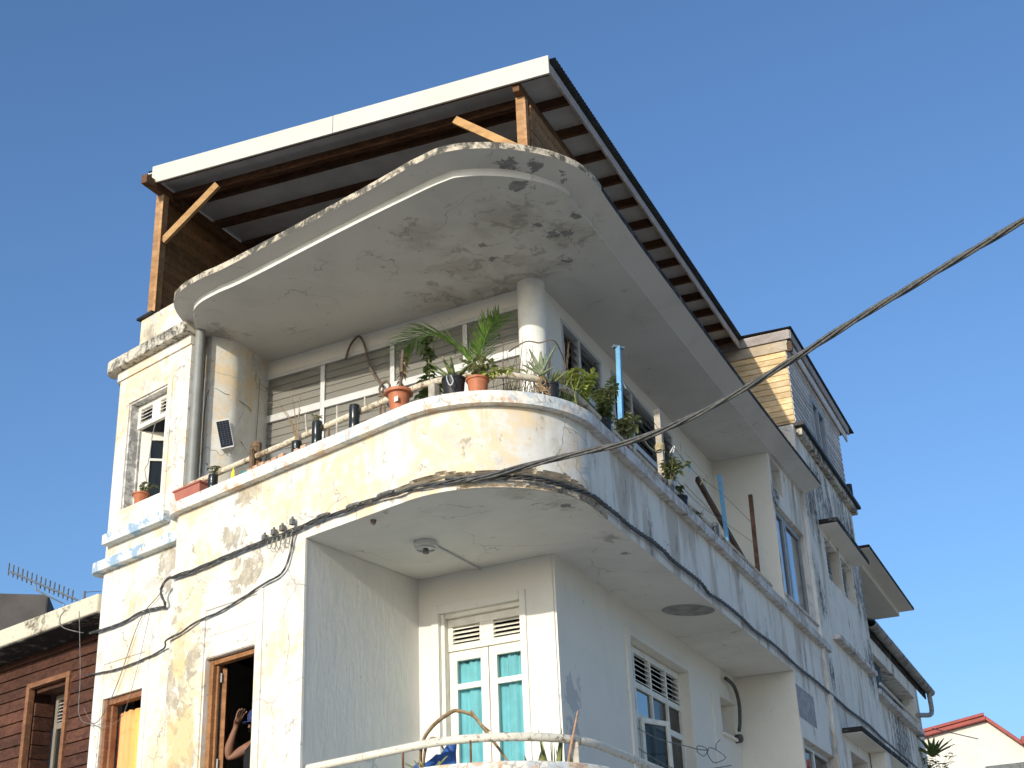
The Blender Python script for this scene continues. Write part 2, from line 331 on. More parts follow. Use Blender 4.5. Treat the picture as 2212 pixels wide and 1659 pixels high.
def m_wood(name, c1, c2, along, sc=14, knots=True, rough=.75, weather=0):
    """grain running along a horizontal or vertical direction"""
    g = G(name); a = Vector(along).normalized(); rot = a.to_track_quat('X', 'Z').inverted().to_euler()
    v = g.scaled((.12, 1, 1), None, rot=tuple(rot)); v2 = g.scaled((.35, 1, 1), None, rot=tuple(rot))
    n = g.noise(sc, 7, .65, .8, v=v); n2 = g.noise(2.2, 5, .6, .5, v=v2, off=3)
    c = g.mix(g.ramp(n, .35, .68), c1, c2); c = g.mix(g.math('MULTIPLY', g.ramp(n2, .45, .7), .45), c, tuple(x * .62 for x in c2))
    if knots:
        k = g.ramp(g.noise(5.5, 3, .5, .2, v=v2, off=9), .70, .76); c = g.mix(g.math('MULTIPLY', k, .75), c, tuple(x * .35 for x in c2))
    oi = g.node('ShaderNodeObjectInfo'); c = g.mix(1.0, c, g.mix(oi.outputs['Random'], (.72, .72, .72), (1.18, 1.14, 1.08)), 'MULTIPLY')
    if weather: c = g.mix(g.math('MULTIPLY', g.ramp(g.noise(1.8, 7, .7, .4, off=15), .4, .62), weather), c, (.34, .33, .32))
    return g.fin(c, rough, g.bump(n, .35, .006), .2)
def m_glass(name, tint, transp=.35, rough=.08, spec=.6):
    g = G(name); n = g.noise(3, 5); g.fin(g.mix(n, tint, tuple(x * .85 for x in tint)), rough, None, spec)
    tr = g.node('ShaderNodeBsdfTransparent'); tr.inputs[0].default_value = (.9, .92, .9, 1); mx = g.node('ShaderNodeMixShader'); mx.inputs[0].default_value = transp
    g.t.links.new(g.p.outputs[0], mx.inputs[1]); g.t.links.new(tr.outputs[0], mx.inputs[2]); g.t.links.new(mx.outputs[0], g.out.inputs[0])
    return g.m
def m_leaf(name, c1, c2, trans=.25):
    g = G(name); n = g.noise(22, 4, .6); n2 = g.noise(5, 3)
    c = g.mix(g.ramp(n, .35, .65), c1, c2); g.fin(g.mix(g.math('MULTIPLY', g.ramp(n2, .5, .7), .4), c, tuple(x * .6 for x in c1)), .5, None, .35)
    tl = g.node('ShaderNodeBsdfTranslucent'); g.set(tl.inputs[0], c); mx = g.node('ShaderNodeMixShader'); mx.inputs[0].default_value = trans
    g.t.links.new(g.p.outputs[0], mx.inputs[1]); g.t.links.new(tl.outputs[0], mx.inputs[2]); g.t.links.new(mx.outputs[0], g.out.inputs[0])
    return g.m

vz = (V2.x, V2.y, 0); rz = (RD.x, RD.y, 0)
MT = dict(
    front=m_front(), side=m_side(), inner=m_inner('inner_wall_paint', (.77, .745, .68)), inner_side=m_inner('inner_side_paint', (.83, .785, .68), .3),
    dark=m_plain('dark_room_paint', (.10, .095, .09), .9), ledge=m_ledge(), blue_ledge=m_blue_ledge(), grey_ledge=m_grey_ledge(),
    soffit=m_soffit('upper_soffit_paint', (.645, .62, .565), [((.126, 11.39, 8.9), .30), ((.06, 11.16, 8.95), .22), ((.34, 11.18, 8.95), .20), ((.57, 11.36, 8.93), .18), ((.50, 12.38, 8.9), .22), ((.63, 12.33, 8.9), .16), ((.33, 12.15, 8.9), .12), ((.657, 12.95, 8.9), .14), ((-.256, 12.52, 8.9), .10), ((-.15, 12.8, 8.9), .12), ((.713, 12.0, 8.9), .16), ((-.68, 11.43, 8.95), .14), ((.3, 13.4, 8.85), .22)],
                    [((.1, 12.0, 8.9), .9), ((.2, 13.0, 8.9), .9), ((-.5, 12.9, 8.9), .8), ((-.9, 12.3, 8.9), .6), ((-.2, 13.5, 8.9), .8), ((.6, 12.4, 8.9), .7), ((-3.4, 14.4, 8.9), .6), ((-.73, 13.6, 8.9), .8)], .40),
    soffit_low=m_soffit('lower_soffit_paint', (.80, .775, .70), [((1.08, 13.47, 5.8), .12), ((.447, 11.98, 5.8), .12)], [((-.03, 11.6, 5.8), .35), ((.4, 11.9, 5.8), .4), ((.9, 12.9, 5.8), .4)], .25),
    white=m_plain('white_gloss_paint', (.80, .785, .72), .5, .06, 5), whitewood=m_plain('white_painted_wood', (.80, .77, .67), .55, .07, 7, bump=.1),
    peelwood=m_lichen('peeling_white_frame', (.74, .72, .66), (.36, .35, .33), .50, 9), fascia=m_fascia(),
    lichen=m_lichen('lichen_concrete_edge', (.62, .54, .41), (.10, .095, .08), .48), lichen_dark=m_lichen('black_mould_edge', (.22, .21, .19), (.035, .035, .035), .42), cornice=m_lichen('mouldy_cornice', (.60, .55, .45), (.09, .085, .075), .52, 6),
    spall=m_lichen('broken_concrete', (.58, .50, .38), (.26, .20, .14), .54, 12),
    alu=m_plain('pale_aluminium', (.62, .62, .60), .4, .05, 4, Metallic=.3), alu_d=m_plain('grey_window_frame', (.30, .32, .33), .45, .08, 4),
    slat=m_glass('frosted_louvre_glass', (.36, .345, .305), .40, .15), slat_d=m_glass('dim_louvre_glass', (.14, .15, .145), .35, .12), pane=m_glass('clear_pane', (.022, .026, .024), .35, .05, .45), pane_m=m_plain('mirror_pane', (.16, .18, .20), .03, .05, 2, 1.0, Metallic=.85),
    red=m_plain('red_curtain', (.60, .10, .075), .85, .2, 3), turq=m_plain('turquoise_curtain', (.30, .76, .90), .8, .10, 3), orange=None,
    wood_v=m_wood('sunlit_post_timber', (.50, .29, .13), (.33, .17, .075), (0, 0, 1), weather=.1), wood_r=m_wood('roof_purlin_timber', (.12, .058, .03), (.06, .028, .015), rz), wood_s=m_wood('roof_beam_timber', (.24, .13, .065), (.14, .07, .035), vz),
    brace=m_wood('pale_brace_timber', (.55, .34, .15), (.42, .24, .10), rz), grey_board=m_wood('weathered_verge_board', (.50, .43, .38), (.36, .31, .28), vz, weather=.4),
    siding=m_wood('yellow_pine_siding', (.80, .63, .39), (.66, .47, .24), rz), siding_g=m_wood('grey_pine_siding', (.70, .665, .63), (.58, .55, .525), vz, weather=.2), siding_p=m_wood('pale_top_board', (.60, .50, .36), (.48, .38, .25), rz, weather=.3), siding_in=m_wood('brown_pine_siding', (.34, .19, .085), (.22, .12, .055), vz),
    brown=m_wood('red_brown_boards', (.125, .055, .034), (.06, .027, .019), (U2.x, U2.y, 0), 18), brown_t=m_wood('orange_brown_trim', (.34, .17, .09), (.22, .10, .055), (0, 0, 1), 18, False), jamb=m_wood('varnished_door_wood', (.44, .22, .095), (.30, .14, .06), (0, 0, 1), 20, False, .5),
    taupe=m_plain('taupe_shutter_paint', (.22, .19, .15), .6, .1), sheet=m_plain('roof_sheet_underside', (.58, .57, .55), .5, .08, 3), sheet_d=m_plain('dark_roof_sheet', (.055, .06, .062), .5, .2, 4), flash=m_plain('black_flashing', (.025, .025, .027), .55, .2, 5),
    pipe=m_plain('grey_pvc_pipe', (.25, .255, .235), .45, .08, 4), rail=m_lichen('chipped_white_rail', (.70, .66, .55), (.24, .19, .13), .60, 14), rail_o=m_lichen('chipped_cream_rail', (.66, .58, .44), (.25, .18, .11), .55, 14), black=m_plain('black_cable_rubber', (.085, .085, .08), .5, .3, 20), wire=m_plain('grey_wire', (.16, .155, .145), .5, .3, 20),
    clamp=m_plain('cable_clamp_plastic', (.14, .14, .13), .5, .3, 30), terra=m_plain('terracotta_plastic', (.46, .16, .075), .55, .12, 9), planter=m_plain('pink_red_planter', (.42, .155, .11), .55, .08, 9), blackpot=m_plain('black_plastic_pot', (.020, .020, .020), .5, .2, 9, .3), bottle=m_glass('dark_plastic_bottle', (.022, .026, .022), .12, .22, .4), clear=m_glass('clear_plastic_bottle', (.30, .32, .31), .6, .06, .9),
    soil=m_plain('potting_soil', (.05, .035, .022), .95, .3, 30), teal=m_plain('teal_plastic', (.04, .20, .19), .5, .1), yellow=m_plain('yellow_plastic', (.62, .55, .06), .5, .1), stump=m_wood('dead_wood', (.26, .17, .10), (.09, .06, .04), (0, 0, 1), 22),
    brick=m_plain('clay_brick_pieces', (.50, .31, .20), .9, .2, 20, bump=.3), solar=m_plain('solar_cell_glass', (.010, .011, .015), .3, .2, 9, .3), solar_l=m_plain('solar_grid_line', (.11, .12, .14), .4), blue=m_plain('blue_painted_steel', (.14, .36, .58), .5, .12, 8), rust=m_plain('rusty_steel', (.16, .085, .05), .85, .3, 14, bump=.3), darkwood=m_wood('old_dark_plank', (.13, .085, .055), (.06, .04, .028), (0, 0, 1), 20), postw=m_wood('grey_white_stick', (.56, .52, .44), (.40, .36, .30), (0, 0, 1), 20, False),
    leaf_p=m_leaf('palm_green', (.11, .21, .035), (.20, .32, .06)), leaf_d=m_leaf('dark_leaf_green', (.07, .12, .03), (.15, .20, .055)), leaf_y=m_leaf('yellow_green_leaf', (.42, .50, .10), (.58, .60, .22), .35), leaf_g=m_leaf('dusty_green_leaf', (.19, .23, .09), (.29, .32, .14)), leaf_a=m_leaf('aloe_green', (.19, .24, .13), (.28, .31, .19), .1), leaf_s=m_leaf('snake_plant_green', (.07, .11, .04), (.26, .28, .10), .1), leaf_v=m_leaf('variegated_leaf', (.22, .26, .08), (.50, .48, .24), .25), dry=m_leaf('dry_leaf_brown', (.28, .18, .09), (.42, .30, .17), .15), stem=m_plain('plant_stem', (.20, .17, .09), .8, .2, 20), twig=m_plain('dead_twig', (.16, .12, .085), .9, .2, 20),
    tarp=m_plain('blue_tarpaulin', (.035, .11, .34), .6, .15, 8), skin=m_plain('skin', (.24, .12, .075), .55, .08, 12), shirt=m_plain('black_tank_top', (.012, .012, .013), .9), cap=m_plain('blue_cap_cloth', (.028, .04, .12), .85, .1), nail=m_plain('finger_nail', (.50, .36, .30), .35),
    ground=m_plain('worn_concrete_street', (.42, .385, .33), .9, .2, 3), pave=m_plain('concrete_pavement', (.42, .38, .31), .9, .15, 4), farwall=m_plain('cream_house_wall', (.74, .70, .60), .85, .05, 1.2), redtrim=m_plain('red_roof_trim', (.32, .055, .04), .5, .15, 3), concrete=m_plain('grey_block_concrete', (.10, .09, .082), .9, .15, 1.5), eave=m_lichen('stained_yellow_eave', (.62, .57, .44), (.16, .14, .10), .58, 5), drain=m_lichen('old_gutter_pvc', (.36, .34, .31), (.20, .185, .165), .52, 4),
    board_or=m_plain('brown_hardboard', (.26, .15, .08), .7, .15, 3), steel=m_plain('galvanised_steel', (.20, .24, .28), .45, .1), pin_b=m_plain('blue_clothes_peg', (.25, .50, .66), .5), pin_w=m_plain('white_clothes_peg', (.70, .70, .66), .5), enamel=m_plain('white_lamp_enamel', (.66, .65, .62), .35, .05),
    twine=m_plain('straw_rope', (.52, .43, .26), .95, .2, 30), pinkwood=m_plain('pink_brown_bark', (.40, .24, .16), .85, .2, 14), sticker=m_plain('pale_sticker', (.70, .66, .55), .6, .05), sandstone=m_plain('bare_grey_render', (.36, .35, .335), .92, .18, 9, bump=.3), patch=m_plain('grey_cement_patch', (.33, .325, .305), .92, .22, 6, bump=.3))
def m_orange():
    g = G('orange_curtain'); v = g.scaled((1, 1, .02)); n = g.noise(7, 3, .5, v=v)
    side = g.ramp(g.blob(tuple(FA(6.28, -.32, 4.2)), .62, (1, 1, .02)), .35, .65)
    c = g.mix(side, (.82, .52, .12), (.82, .36, .17)); return g.fin(g.mix(g.math('MULTIPLY', g.ramp(n, .4, .6), .5), c, (.80, .52, .16)), .85, None, .1)
MT['orange'] = m_orange()

# ------------------------------------------------------------------ ground
gm = MB(); gm.add([(-1500, -1500, 0), (1500, -1500, 0), (1500, 1500, 0), (-1500, 1500, 0)], [(0, 1, 2, 3)])
struct(gm.build('ground', MT['ground']))
pv = MB(); pv.prism([FA(40, 1.2, 0)[:2], FA(.6, 1.2, 0)[:2], FA(0, 1.35, 0)[:2], FB(.6, 1.2, 0)[:2], FB(40, 1.2, 0)[:2], FB(40, -1, 0)[:2], FA(40, -1, 0)[:2]], .004, .14)
struct(pv.build('pavement', MT['pave'], bevel=.01))

# ------------------------------------------------------------------ outline of the bowed front
RR = 1.06; HALF = math.acos(max(-1, min(1, U2.dot(V2)))) / 2; TT = RR / math.tan(HALF)
BIS = (U2 + V2).normalized(); CC = KA + BIS * (RR / math.sin(HALF))
aA = math.atan2(NA.y, NA.x); aB = math.atan2(NB.y, NB.x)
while aB < aA: aB += 2 * math.pi
def outline(d, sB, step=.12, arc=28, left=True, sA=4.93):
    """plan points from the left end over the front, round the corner and along the side, offset d"""
    P = []
    if left:
        a0 = math.atan2(U2.y, U2.x); a1 = aA
        while a1 < a0: a1 += 2 * math.pi
        for k in range(9):
            a = a0 + (a1 - a0) * k / 8; c = FA(sA, -.17, 0)
            P.append(Vector((c.x + math.cos(a) * (.17 + d), c.y + math.sin(a) * (.17 + d))))
    n = max(1, int((sA - TT) / step)); P += [FA(sA + (TT - sA) * k / n, d, 0).to_2d() for k in range(1 if left else 0, n)]
    P += [Vector((CC.x + math.cos(aA + (aB - aA) * k / arc) * (RR + d), CC.y + math.sin(aA + (aB - aA) * k / arc) * (RR + d))) for k in range(arc + 1)]
    n = max(1, int((sB - TT) / step)); P += [FB(TT + (sB - TT) * k / n, d, 0).to_2d() for k in range(1, n + 1)]
    return P
def swept(mb, prof, sB, **k):
    rows = [outline(d, sB, **k) for d, z in prof]
    return mb.sweep([[Vector((rows[j][i].x, rows[j][i].y, prof[j][1])) for j in range(len(prof))] for i in range(len(rows[0]))], closed=True)

# ================================================================== CORNER BUILDING
bld = thing('corner_building', 'weathered white corner building with bowed balconies and a curved concrete canopy', 'building', FA(3, -3, 0))
# --- parapet of the upper balcony, with the broken edge at the corner
def parapet():
    P = outline(0, 9.35, .10, 70); N = len(P); zs = [5.80 + .018 * i for i in range(14)] + [6.10, 6.2, 6.3, 6.4, 6.5, 6.58]
    mb = MB(); mi = []; rows = []; L = [0]
    for a, b in zip(P, P[1:]): L.append(L[-1] + (b - a).length)
    mid = min(range(N), key=lambda i: (P[i] - Vector((-.02, 11.22))).length); L0 = L[mid]
    for i, p in enumerate(P):
        t = (P[min(i + 1, N - 1)] - P[max(i - 1, 0)]).normalized(); nrm = Vector((t.y, -t.x)); nrm = nrm if nrm.dot(p - CC) > 0 else -nrm
        x = L[i] - L0; r = []; m = []
        for z in zs:
            q = Vector((p.x, p.y, z)); n1 = mnoise.noise(q * 3.1); n2 = mnoise.noise(q * 11) + .6 * mnoise.noise(q * 27)
            e = 0
            if -1.35 < x < 1.35:
                top = 5.985 + .06 * n1 + .025 * n2 - .035 * abs(x) ** 2; bot = 5.868 + .02 * n2 + (.02 if x < 0 else -.05 * min(1, x))
                if bot < z < top: e = .055 + .03 * n2
                if z < 5.835 + .03 * n1 + .02 * n2 and x > -.45: e = max(e, .02 + .03 * abs(n2))
            zz = z
            if z < 5.81 and -.5 < x < 1.2: zz = z + .02 * max(0, n1 + n2 * .7)
            r.append(Vector((p.x - nrm.x * e + nrm.x * .002 * n1, p.y - nrm.y * e + nrm.y * .002 * n1, zz))); m.append(e > .012)
        rows.append(r); mi.append(m)
    n = len(zs); mb.add([q for r in rows for q in r], [])
    for i in range(N - 1):
        for k in range(n - 1):
            mb.f.append((i * n + k, (i + 1) * n + k, (i + 1) * n + k + 1, i * n + k + 1))
            onB = L[i] > L0 + 1.0
            mb.m.append(1 if sum((mi[i][k], mi[i + 1][k], mi[i][k + 1], mi[i + 1][k + 1])) >= 2 else (2 if onB else 0))
    o = mb.build('parapet', [MT['front'], MT['spall'], MT['side']], bld, smooth='auto', recalc=False)
    # inner face
    Q = outline(-.14, 9.35, .3, 20, left=False)
    MB().sweep([[Vector((q.x, q.y, 5.95)), Vector((q.x, q.y, 6.6))] for q in Q]).build('parapet_back', MT['inner'], bld, smooth=True)
parapet()
# --- ledge on the parapet: flaking paint in front, grimy along the side
prof = [(-.16, 6.582), (.088, 6.580), (.092, 6.69), (.08, 6.702), (-.16, 6.707)]
lm = swept(MB(), prof, 12.0, step=.2)
lo = lm.build('ledge', [MT['ledge'], MT['grey_ledge']], bld, smooth='auto')
for pl in lo.data.polygons:
    c = pl.center; d = (Vector((c.x, c.y)) - KA)
    if d.dot(V2) > 1.35 and d.dot(NB) > -.5: pl.material_index = 1
# --- lower front wall with the tall door
fw = MB(); fw.box(FA, 2.86, 3.2998, -.025, 0, .14, 5.80); holes_wall(fw, FA, 3.30, 4.93, .14, 5.80, -.24, 0, [(3.575, 4.35, 2.75, 4.905)])
rows = []
for k in range(9):
    a0 = math.atan2(U2.y, U2.x); a1 = aA
    while a1 < a0: a1 += 2 * math.pi
    a = a0 + (a1 - a0) * k / 8; c = FA(4.93, -.17, 0); x, y = c.x + math.cos(a) * .17, c.y + math.sin(a) * .17
    rows.append([Vector((x, y, .14)), Vector((x, y, 5.80))])
fw.sweep(rows); fw.build('front_wall', MT['front'], bld)
for nm, a in (('door_moulding', (3.455, 3.552, -.02, .018, .14, 5.44)), ('door_moulding', (4.372, 4.462, -.02, .018, .14, 5.44)), ('lintel_panel', (3.56, 4.362, -.02, .008, 5.125, 5.395)), ('lintel_panel', (3.58, 4.348, -.02, .010, 4.91, 5.11)), ('lintel_moulding', (3.555, 4.37, -.02, .016, 5.40, 5.438))):
    B1(nm, MT['front'], bld, FA, *a, bevel=.006)
# timber door frame, leaf opened inwards
fr = MB(); fr.box(FA, 4.285, 4.345, -.14, -.05, 2.76, 4.895); fr.box(FA, 3.58, 3.63, -.14, -.05, 2.76, 4.895); fr.box(FA, 3.632, 4.283, -.135, -.055, 4.845, 4.893); fr.box(FA, 4.255, 4.283, -.12, -.09, 2.76, 4.843)
dr = fr.build('door', MT['jamb'], bld, bevel=.006); dr['label'] = 'tall doorway with a varnished timber frame'
lf = MB(); hp = FA(4.27, -.15, 0); dv = (Vector((-NA.x, -NA.y, 0)) * .64 + Vector((U2.x, U2.y, 0)) * .77).normalized(); tv = Vector((dv.y, -dv.x, 0)) * .05
lf.hexa([Vector((hp.x, hp.y, z)) + o for z in (2.78, 4.83) for o in (Vector((0, 0, 0)), dv * .66, dv * .66 + tv, tv)])
lf.build('door_leaf', MT['jamb'], dr, bevel=.004)
for z in (3.85, 4.68): MB().tube([FA(4.262, -.135, z), FA(4.262, -.135, z + .09)], .012).build('hinge', MT['alu'], dr)

# --- left bay, set back a hand
cw = MB(); cw.box(FA, 4.96, 5.299, -.40, -.1505, .14, 6.60); cw.box(FA, 5.15, 5.299, -.21, -.1502, 6.6005, 8.735); holes_wall(cw, FA, 5.30, 6.55, .14, 8.735, -.40, -.15, [(5.578, 6.352, 7.038, 8.38), (5.652, 6.385, 3.1, 4.868)])
rows = []
for k in range(9):
    a = math.atan2(NA.y, NA.x) + (math.pi / 2) * k / 8 * (-1 if (NA.x * U2.y - NA.y * U2.x) < 0 else 1)
    c = FA(6.55, -.27, 0); x, y = c.x + math.cos(a) * .12, c.y + math.sin(a) * .12; rows.append([Vector((x, y, .14)), Vector((x, y, 8.735))])
cw.sweep(rows); cw.build('bay_wall', MT['front'], bld)
def bay_band(name, s0, s1, d0, d1, z0, z1, r, mat, bevel=.01):
    """band on the bay with a rounded left end"""
    pl = [FA(s0, d0, 0), FA(s0, d1, 0)]
    for k in range(9):
        t = math.pi / 2 * k / 8; pl.append(FA(s1 - r + r * math.sin(t), d1 - r + r * math.cos(t), 0))
    pl.append(FA(s1, d0, 0)); return MB().prism([p[:2] for p in pl], z0, z1).build(name, mat, bld, bevel=bevel)
bay_band('frieze', 5.145, 6.69, -.21, -.128, 8.737, 8.858, .10, MT['front'], .008)
bay_band('cornice', 5.12, 6.82, -.215, -.03, 8.86, 9.01, .16, MT['cornice'], .012)
bay_band('window_ledge', 5.33, 6.53, -.2, -.045, 6.63, 6.755, .02, MT['blue_ledge'], .008)
bay_band('string_course', 5.02, 6.78, -.3, -.055, 6.335, 6.46, .14, MT['blue_ledge'], .01)
B1('attic_parapet', MT['front'], bld, FA, 4.9, 6.23, -1.1, -.14, 9.012, 9.435, bevel=.015)
B1('parapet_cap', MT['flash'], bld, FA, 5.96, 6.27, -1.1, -.10, 9.437, 9.465)
for nm, a in (('window_moulding', (5.47, 5.50, -.17, -.135, 6.80, 8.46)), ('window_moulding', (5.553, 5.63, -.17, -.138, 3.0, 5.33)), ('window_moulding', (6.405, 6.435, -.17, -.138, 3.0, 5.30)), ('window_moulding', (5.64, 6.40, -.17, -.138, 5.25, 5.28))):
    B1(nm, MT['front'], bld, FA, *a, bevel=.006)
# upper bay window: peeling frame, louvred fanlight, casement leaf ajar
wf = MB(); wf.box(FA, 6.325, 6.35, -.32, -.165, 7.04, 8.378); wf.box(FA, 6.30, 6.3245, -.32, -.285, 7.04, 8.355); wf.box(FA, 5.58, 6.3245, -.32, -.17, 8.356, 8.378)
win = wf.build('bay_window', MT['peelwood'], bld, bevel=.004)
ft = MB()
for a in ((5.60, 6.323, 8.06, 8.115), (5.60, 6.323, 8.30, 8.354), (6.27, 6.323, 8.115, 8.30), (5.60, 5.70, 8.115, 8.30), (5.87, 6.03, 8.115, 8.30)): ft.box(FA, a[0], a[1], -.315, -.265, a[2], a[3])
ft.build('fanlight_frame', MT['whitewood'], win, bevel=.004)
for (s0, s1) in ((5.703, 5.868), (6.033, 6.268)):
    for k in range(4):
        z = 8.13 + k * .045; MB().hexa([FA(s0, -.262, z - .012), FA(s1, -.262, z - .012), FA(s1, -.30, z + .014), FA(s0, -.30, z + .014), FA(s0, -.262, z - .004), FA(s1, -.262, z - .004), FA(s1, -.30, z + .022), FA(s0, -.30, z + .022)]).build('louver_slat', MT['peelwood'], win)
hg = FA(6.335, -.33, 0); cd = (Vector((-U2.x, -U2.y, 0)) * .60 + Vector((-NA.x, -NA.y, 0)) * .80).normalized(); cn = Vector((cd.y, -cd.x, 0))
def leafbox(x0, x1, z0, z1, th=.035): 
    a = Vector((hg.x, hg.y, 0)); return [a + cd * x + cn * y + Vector((0, 0, z)) for z in (z0, z1) for x, y in ((x0, 0), (x1, 0), (x1, th), (x0, th))]
cs = MB()
for b in ((0, .13, 7.08, 8.05), (.60, .66, 7.08, 8.05), (.13, .60, 7.94, 8.05), (.13, .60, 7.68, 7.71), (.13, .60, 7.08, 7.14)): cs.hexa(leafbox(*b))
csm = cs.build('casement', MT['whitewood'], win, bevel=.004)
for z0, z1 in ((7.14, 7.68), (7.71, 7.94)): MB().hexa(leafbox(.13, .60, z0, z1, .012)).build('pane', MT['pane'], win)
# lower bay window frame
wl = MB(); wl.box(FA, 6.325, 6.383, -.29, -.17, 3.1, 4.865); wl.box(FA, 6.285, 6.3245, -.29, -.22, 3.1, 4.82); wl.box(FA, 5.655, 6.3245, -.29, -.19, 4.80, 4.864); wl.box(FA, 5.655, 5.69, -.29, -.20, 3.1, 4.80)
wl.build('lower_bay_window', MT['brown_t'], bld, bevel=.006)
# --- pier between bay and balcony
pp = [(5.14, -.385), (5.105, -.40), (5.085, -.44), (5.055, -.51), (5.03, -.58), (5.015, -.64), (5.012, -.68), (5.02, -.74), (5.05, -.82), (5.19, -1.18), (5.28, -1.5), (5.9, -1.5), (5.9, -.385)]
MB().prism([FA(a, b, 0)[:2] for a, b in pp], 5.95, 8.95).build('pier', MT['front'], bld, smooth='auto')
# --- recessed walls, lower floor
lw = MB(); holes_wall(lw, FW, .02, 1.69, 2.6, 5.81, -.22, 0, [(.405, 1.35, 2.62, 5.39)])
lw.build('recess_wall', MT['inner'], bld, bevel=.03)
sw = MB(); a = FA(2.862, -.024, 0); b = FW(1.69, -.02, 0); b = b + (b - a).normalized() * .1 + Vector((.08, -.05, 0)); t = (b - a).normalized(); n_ = Vector((-t.y, t.x, 0))
sw.hexa([a + Vector((0, 0, 2.6)), b + Vector((0, 0, 2.6)), b + n_ * .1 + Vector((0, 0, 2.6)), a + n_ * .1 + Vector((0, 0, 2.6)), a + Vector((0, 0, 5.799)), b + Vector((0, 0, 5.799)), b + n_ * .1 + Vector((0, 0, 5.799)), a + n_ * .1 + Vector((0, 0, 5.799))])
sw.build('recess_side_wall', MT['inner'], bld)
li = MB(); holes_wall(li, FI, .022, 8.95, 2.6, 5.81, -.22, 0, [(2.20, 4.40, 2.9, 5.435), (5.88, 6.52, 4.90, 5.375)])
li.build('recess_side_facade', MT['inner_side'], bld)
B1('niche_back', MT['inner_side'], bld, FI, 5.86, 6.54, -.215, -.20, 4.88, 5.39)
B1('niche_sill', MT['inner_side'], bld, FI, 5.80, 6.60, -.19, .05, 4.865, 4.90, bevel=.008)
B1('niche_hood', MT['inner_side'], bld, FI, 5.86, 6.60, -.19, .04, 5.377, 5.405, bevel=.006)
B1('wall_moulding', MT['inner_side'], bld, FI, 5.44, 5.53, -.02, .02, 2.7, 5.45, bevel=.008)
# soffit under the upper balcony
loop = [p for p in outline(-.004, 9.34, .4, 60, left=False, sA=2.86)]
poly = loop + [FB(9.34, -.95, 0).to_2d(), FI(8.0, -.1, 0).to_2d(), FI(0, -.1, 0).to_2d(), FW(1.75, -.1, 0).to_2d()]
MB().add([(p.x, p.y, 5.803) for p in poly], [tuple(range(len(poly)))]).build('balcony_soffit', MT['soffit_low'], bld)
MB().add([(p.x, p.y, 5.95) for p in poly], [tuple(range(len(poly)))]).build('balcony_floor', MT['inner'], bld)
# french door with turquoise curtains
cas = MB()
for a in ((1.352, 1.44, -.02, .022, 2.62, 5.487), (.33, .403, -.02, .022, 2.62, 5.487), (.405, 1.35, -.02, .022, 5.392, 5.487)): cas.box(FW, *a)
fd = cas.build('french_door', MT['inner'], bld, bevel=.006); fd['label'] = 'white french door with louvred fanlight'
jb = MB()
for a in ((1.305, 1.348, -.16, -.02, 2.62, 5.388), (.407, .425, -.16, -.02, 2.62, 5.388), (.427, 1.303, -.16, -.03, 5.345, 5.388)): jb.box(FW, *a)
for a in ((.427, 1.303, 5.005, 5.075), (.427, 1.303, 5.26, 5.343), (.427, .44, 5.075, 5.26), (.765, .93, 5.075, 5.26), (1.245, 1.303, 5.075, 5.26)): jb.box(FW, a[0], a[1], -.14, -.09, a[2], a[3])
jb.build('door_frame', MT['whitewood'], fd, bevel=.005)
for s0, s1 in ((.442, .763), (.932, 1.243)):
    for k in range(4):
        z = 5.10 + k * .045; MB().hexa([FW(s0, -.085, z - .012), FW(s1, -.085, z - .012), FW(s1, -.13, z + .014), FW(s0, -.13, z + .014), FW(s0, -.085, z - .003), FW(s1, -.085, z - .003), FW(s1, -.13, z + .023), FW(s0, -.13, z + .023)]).build('louver_slat', MT['whitewood'], fd)
for s0, s1 in ((.43, .832), (.84, 1.30)):
    lf = MB()
    i0 = s0 + (.0 if s0 < .5 else .085); 
    st0, st1 = s0 + (.01 if s0 < .5 else .092), s1 - (.09 if s0 < .5 else .092)
    st0 = s0 + .012 if s0 < .5 else st0
    for a in ((s0, st0, 2.65, 4.998), (st1, s1, 2.65, 4.998), (st0, st1, 4.90, 4.998), (st0, st1, 4.605, 4.665), (st0, st1, 3.745, 3.80), (st0, st1, 2.65, 2.8)): lf.box(FW, a[0], a[1], -.15, -.10, a[2], a[3])
    lo_ = lf.build('door_leaf', MT['whitewood'], fd, bevel=.006)
    for z0, z1 in ((4.665, 4.90), (3.80, 4.605), (2.8, 3.745)):
        B1('pane', MT['pane'], lo_, FW, st0, st1, -.128, -.124, z0, z1)
for o in fd.children_recursive:
    if o.name.startswith('pane'): o.data.materials[0] = m_glass('thin_pane', (.02, .02, .02), .93, .02, .9) if 'thin_pane' not in bpy.data.materials else bpy.data.materials['thin_pane']
def curtain(name, F, s0, s1, z0, z1, d, mat, amp=.02, waves=6, label='', ragged=False, slant=0):
    rows = []; n = 40
    for i in range(n + 1):
        t = i / n; s = s0 + (s1 - s0) * t; dd = d + amp * math.sin(t * waves * 6.283) + amp * .5 * math.sin(t * waves * 2.3 * 6.283 + 1)
        top = z1 - .018 * abs(math.sin(t * waves * 3.14)) ; col = []
        for k in range(9):
            f = k / 8; col.append(F(s + slant * (1 - f) * (.5 - t), dd * 1 + (amp * .5) * math.sin(f * 3 + i * .4), z0 + (top - z0) * f))
        rows.append(col)
    o = MB().sweep(rows).build(name, mat, smooth=True, recalc=False)
    sm = o.modifiers.new('cloth', 'SOLIDIFY'); sm.thickness = .004
    return tag(o, label, 'curtain')
curtain('curtain', FW, .42, .84, 2.75, 4.97, -.175, MT['turq'], .020, 2.6, 'turquoise curtain behind the right leaf of the white french door')
curtain('curtain', FW, .86, 1.30, 2.75, 4.97, -.175, MT['turq'], .020, 2.6, 'turquoise curtain behind the left leaf of the white french door')
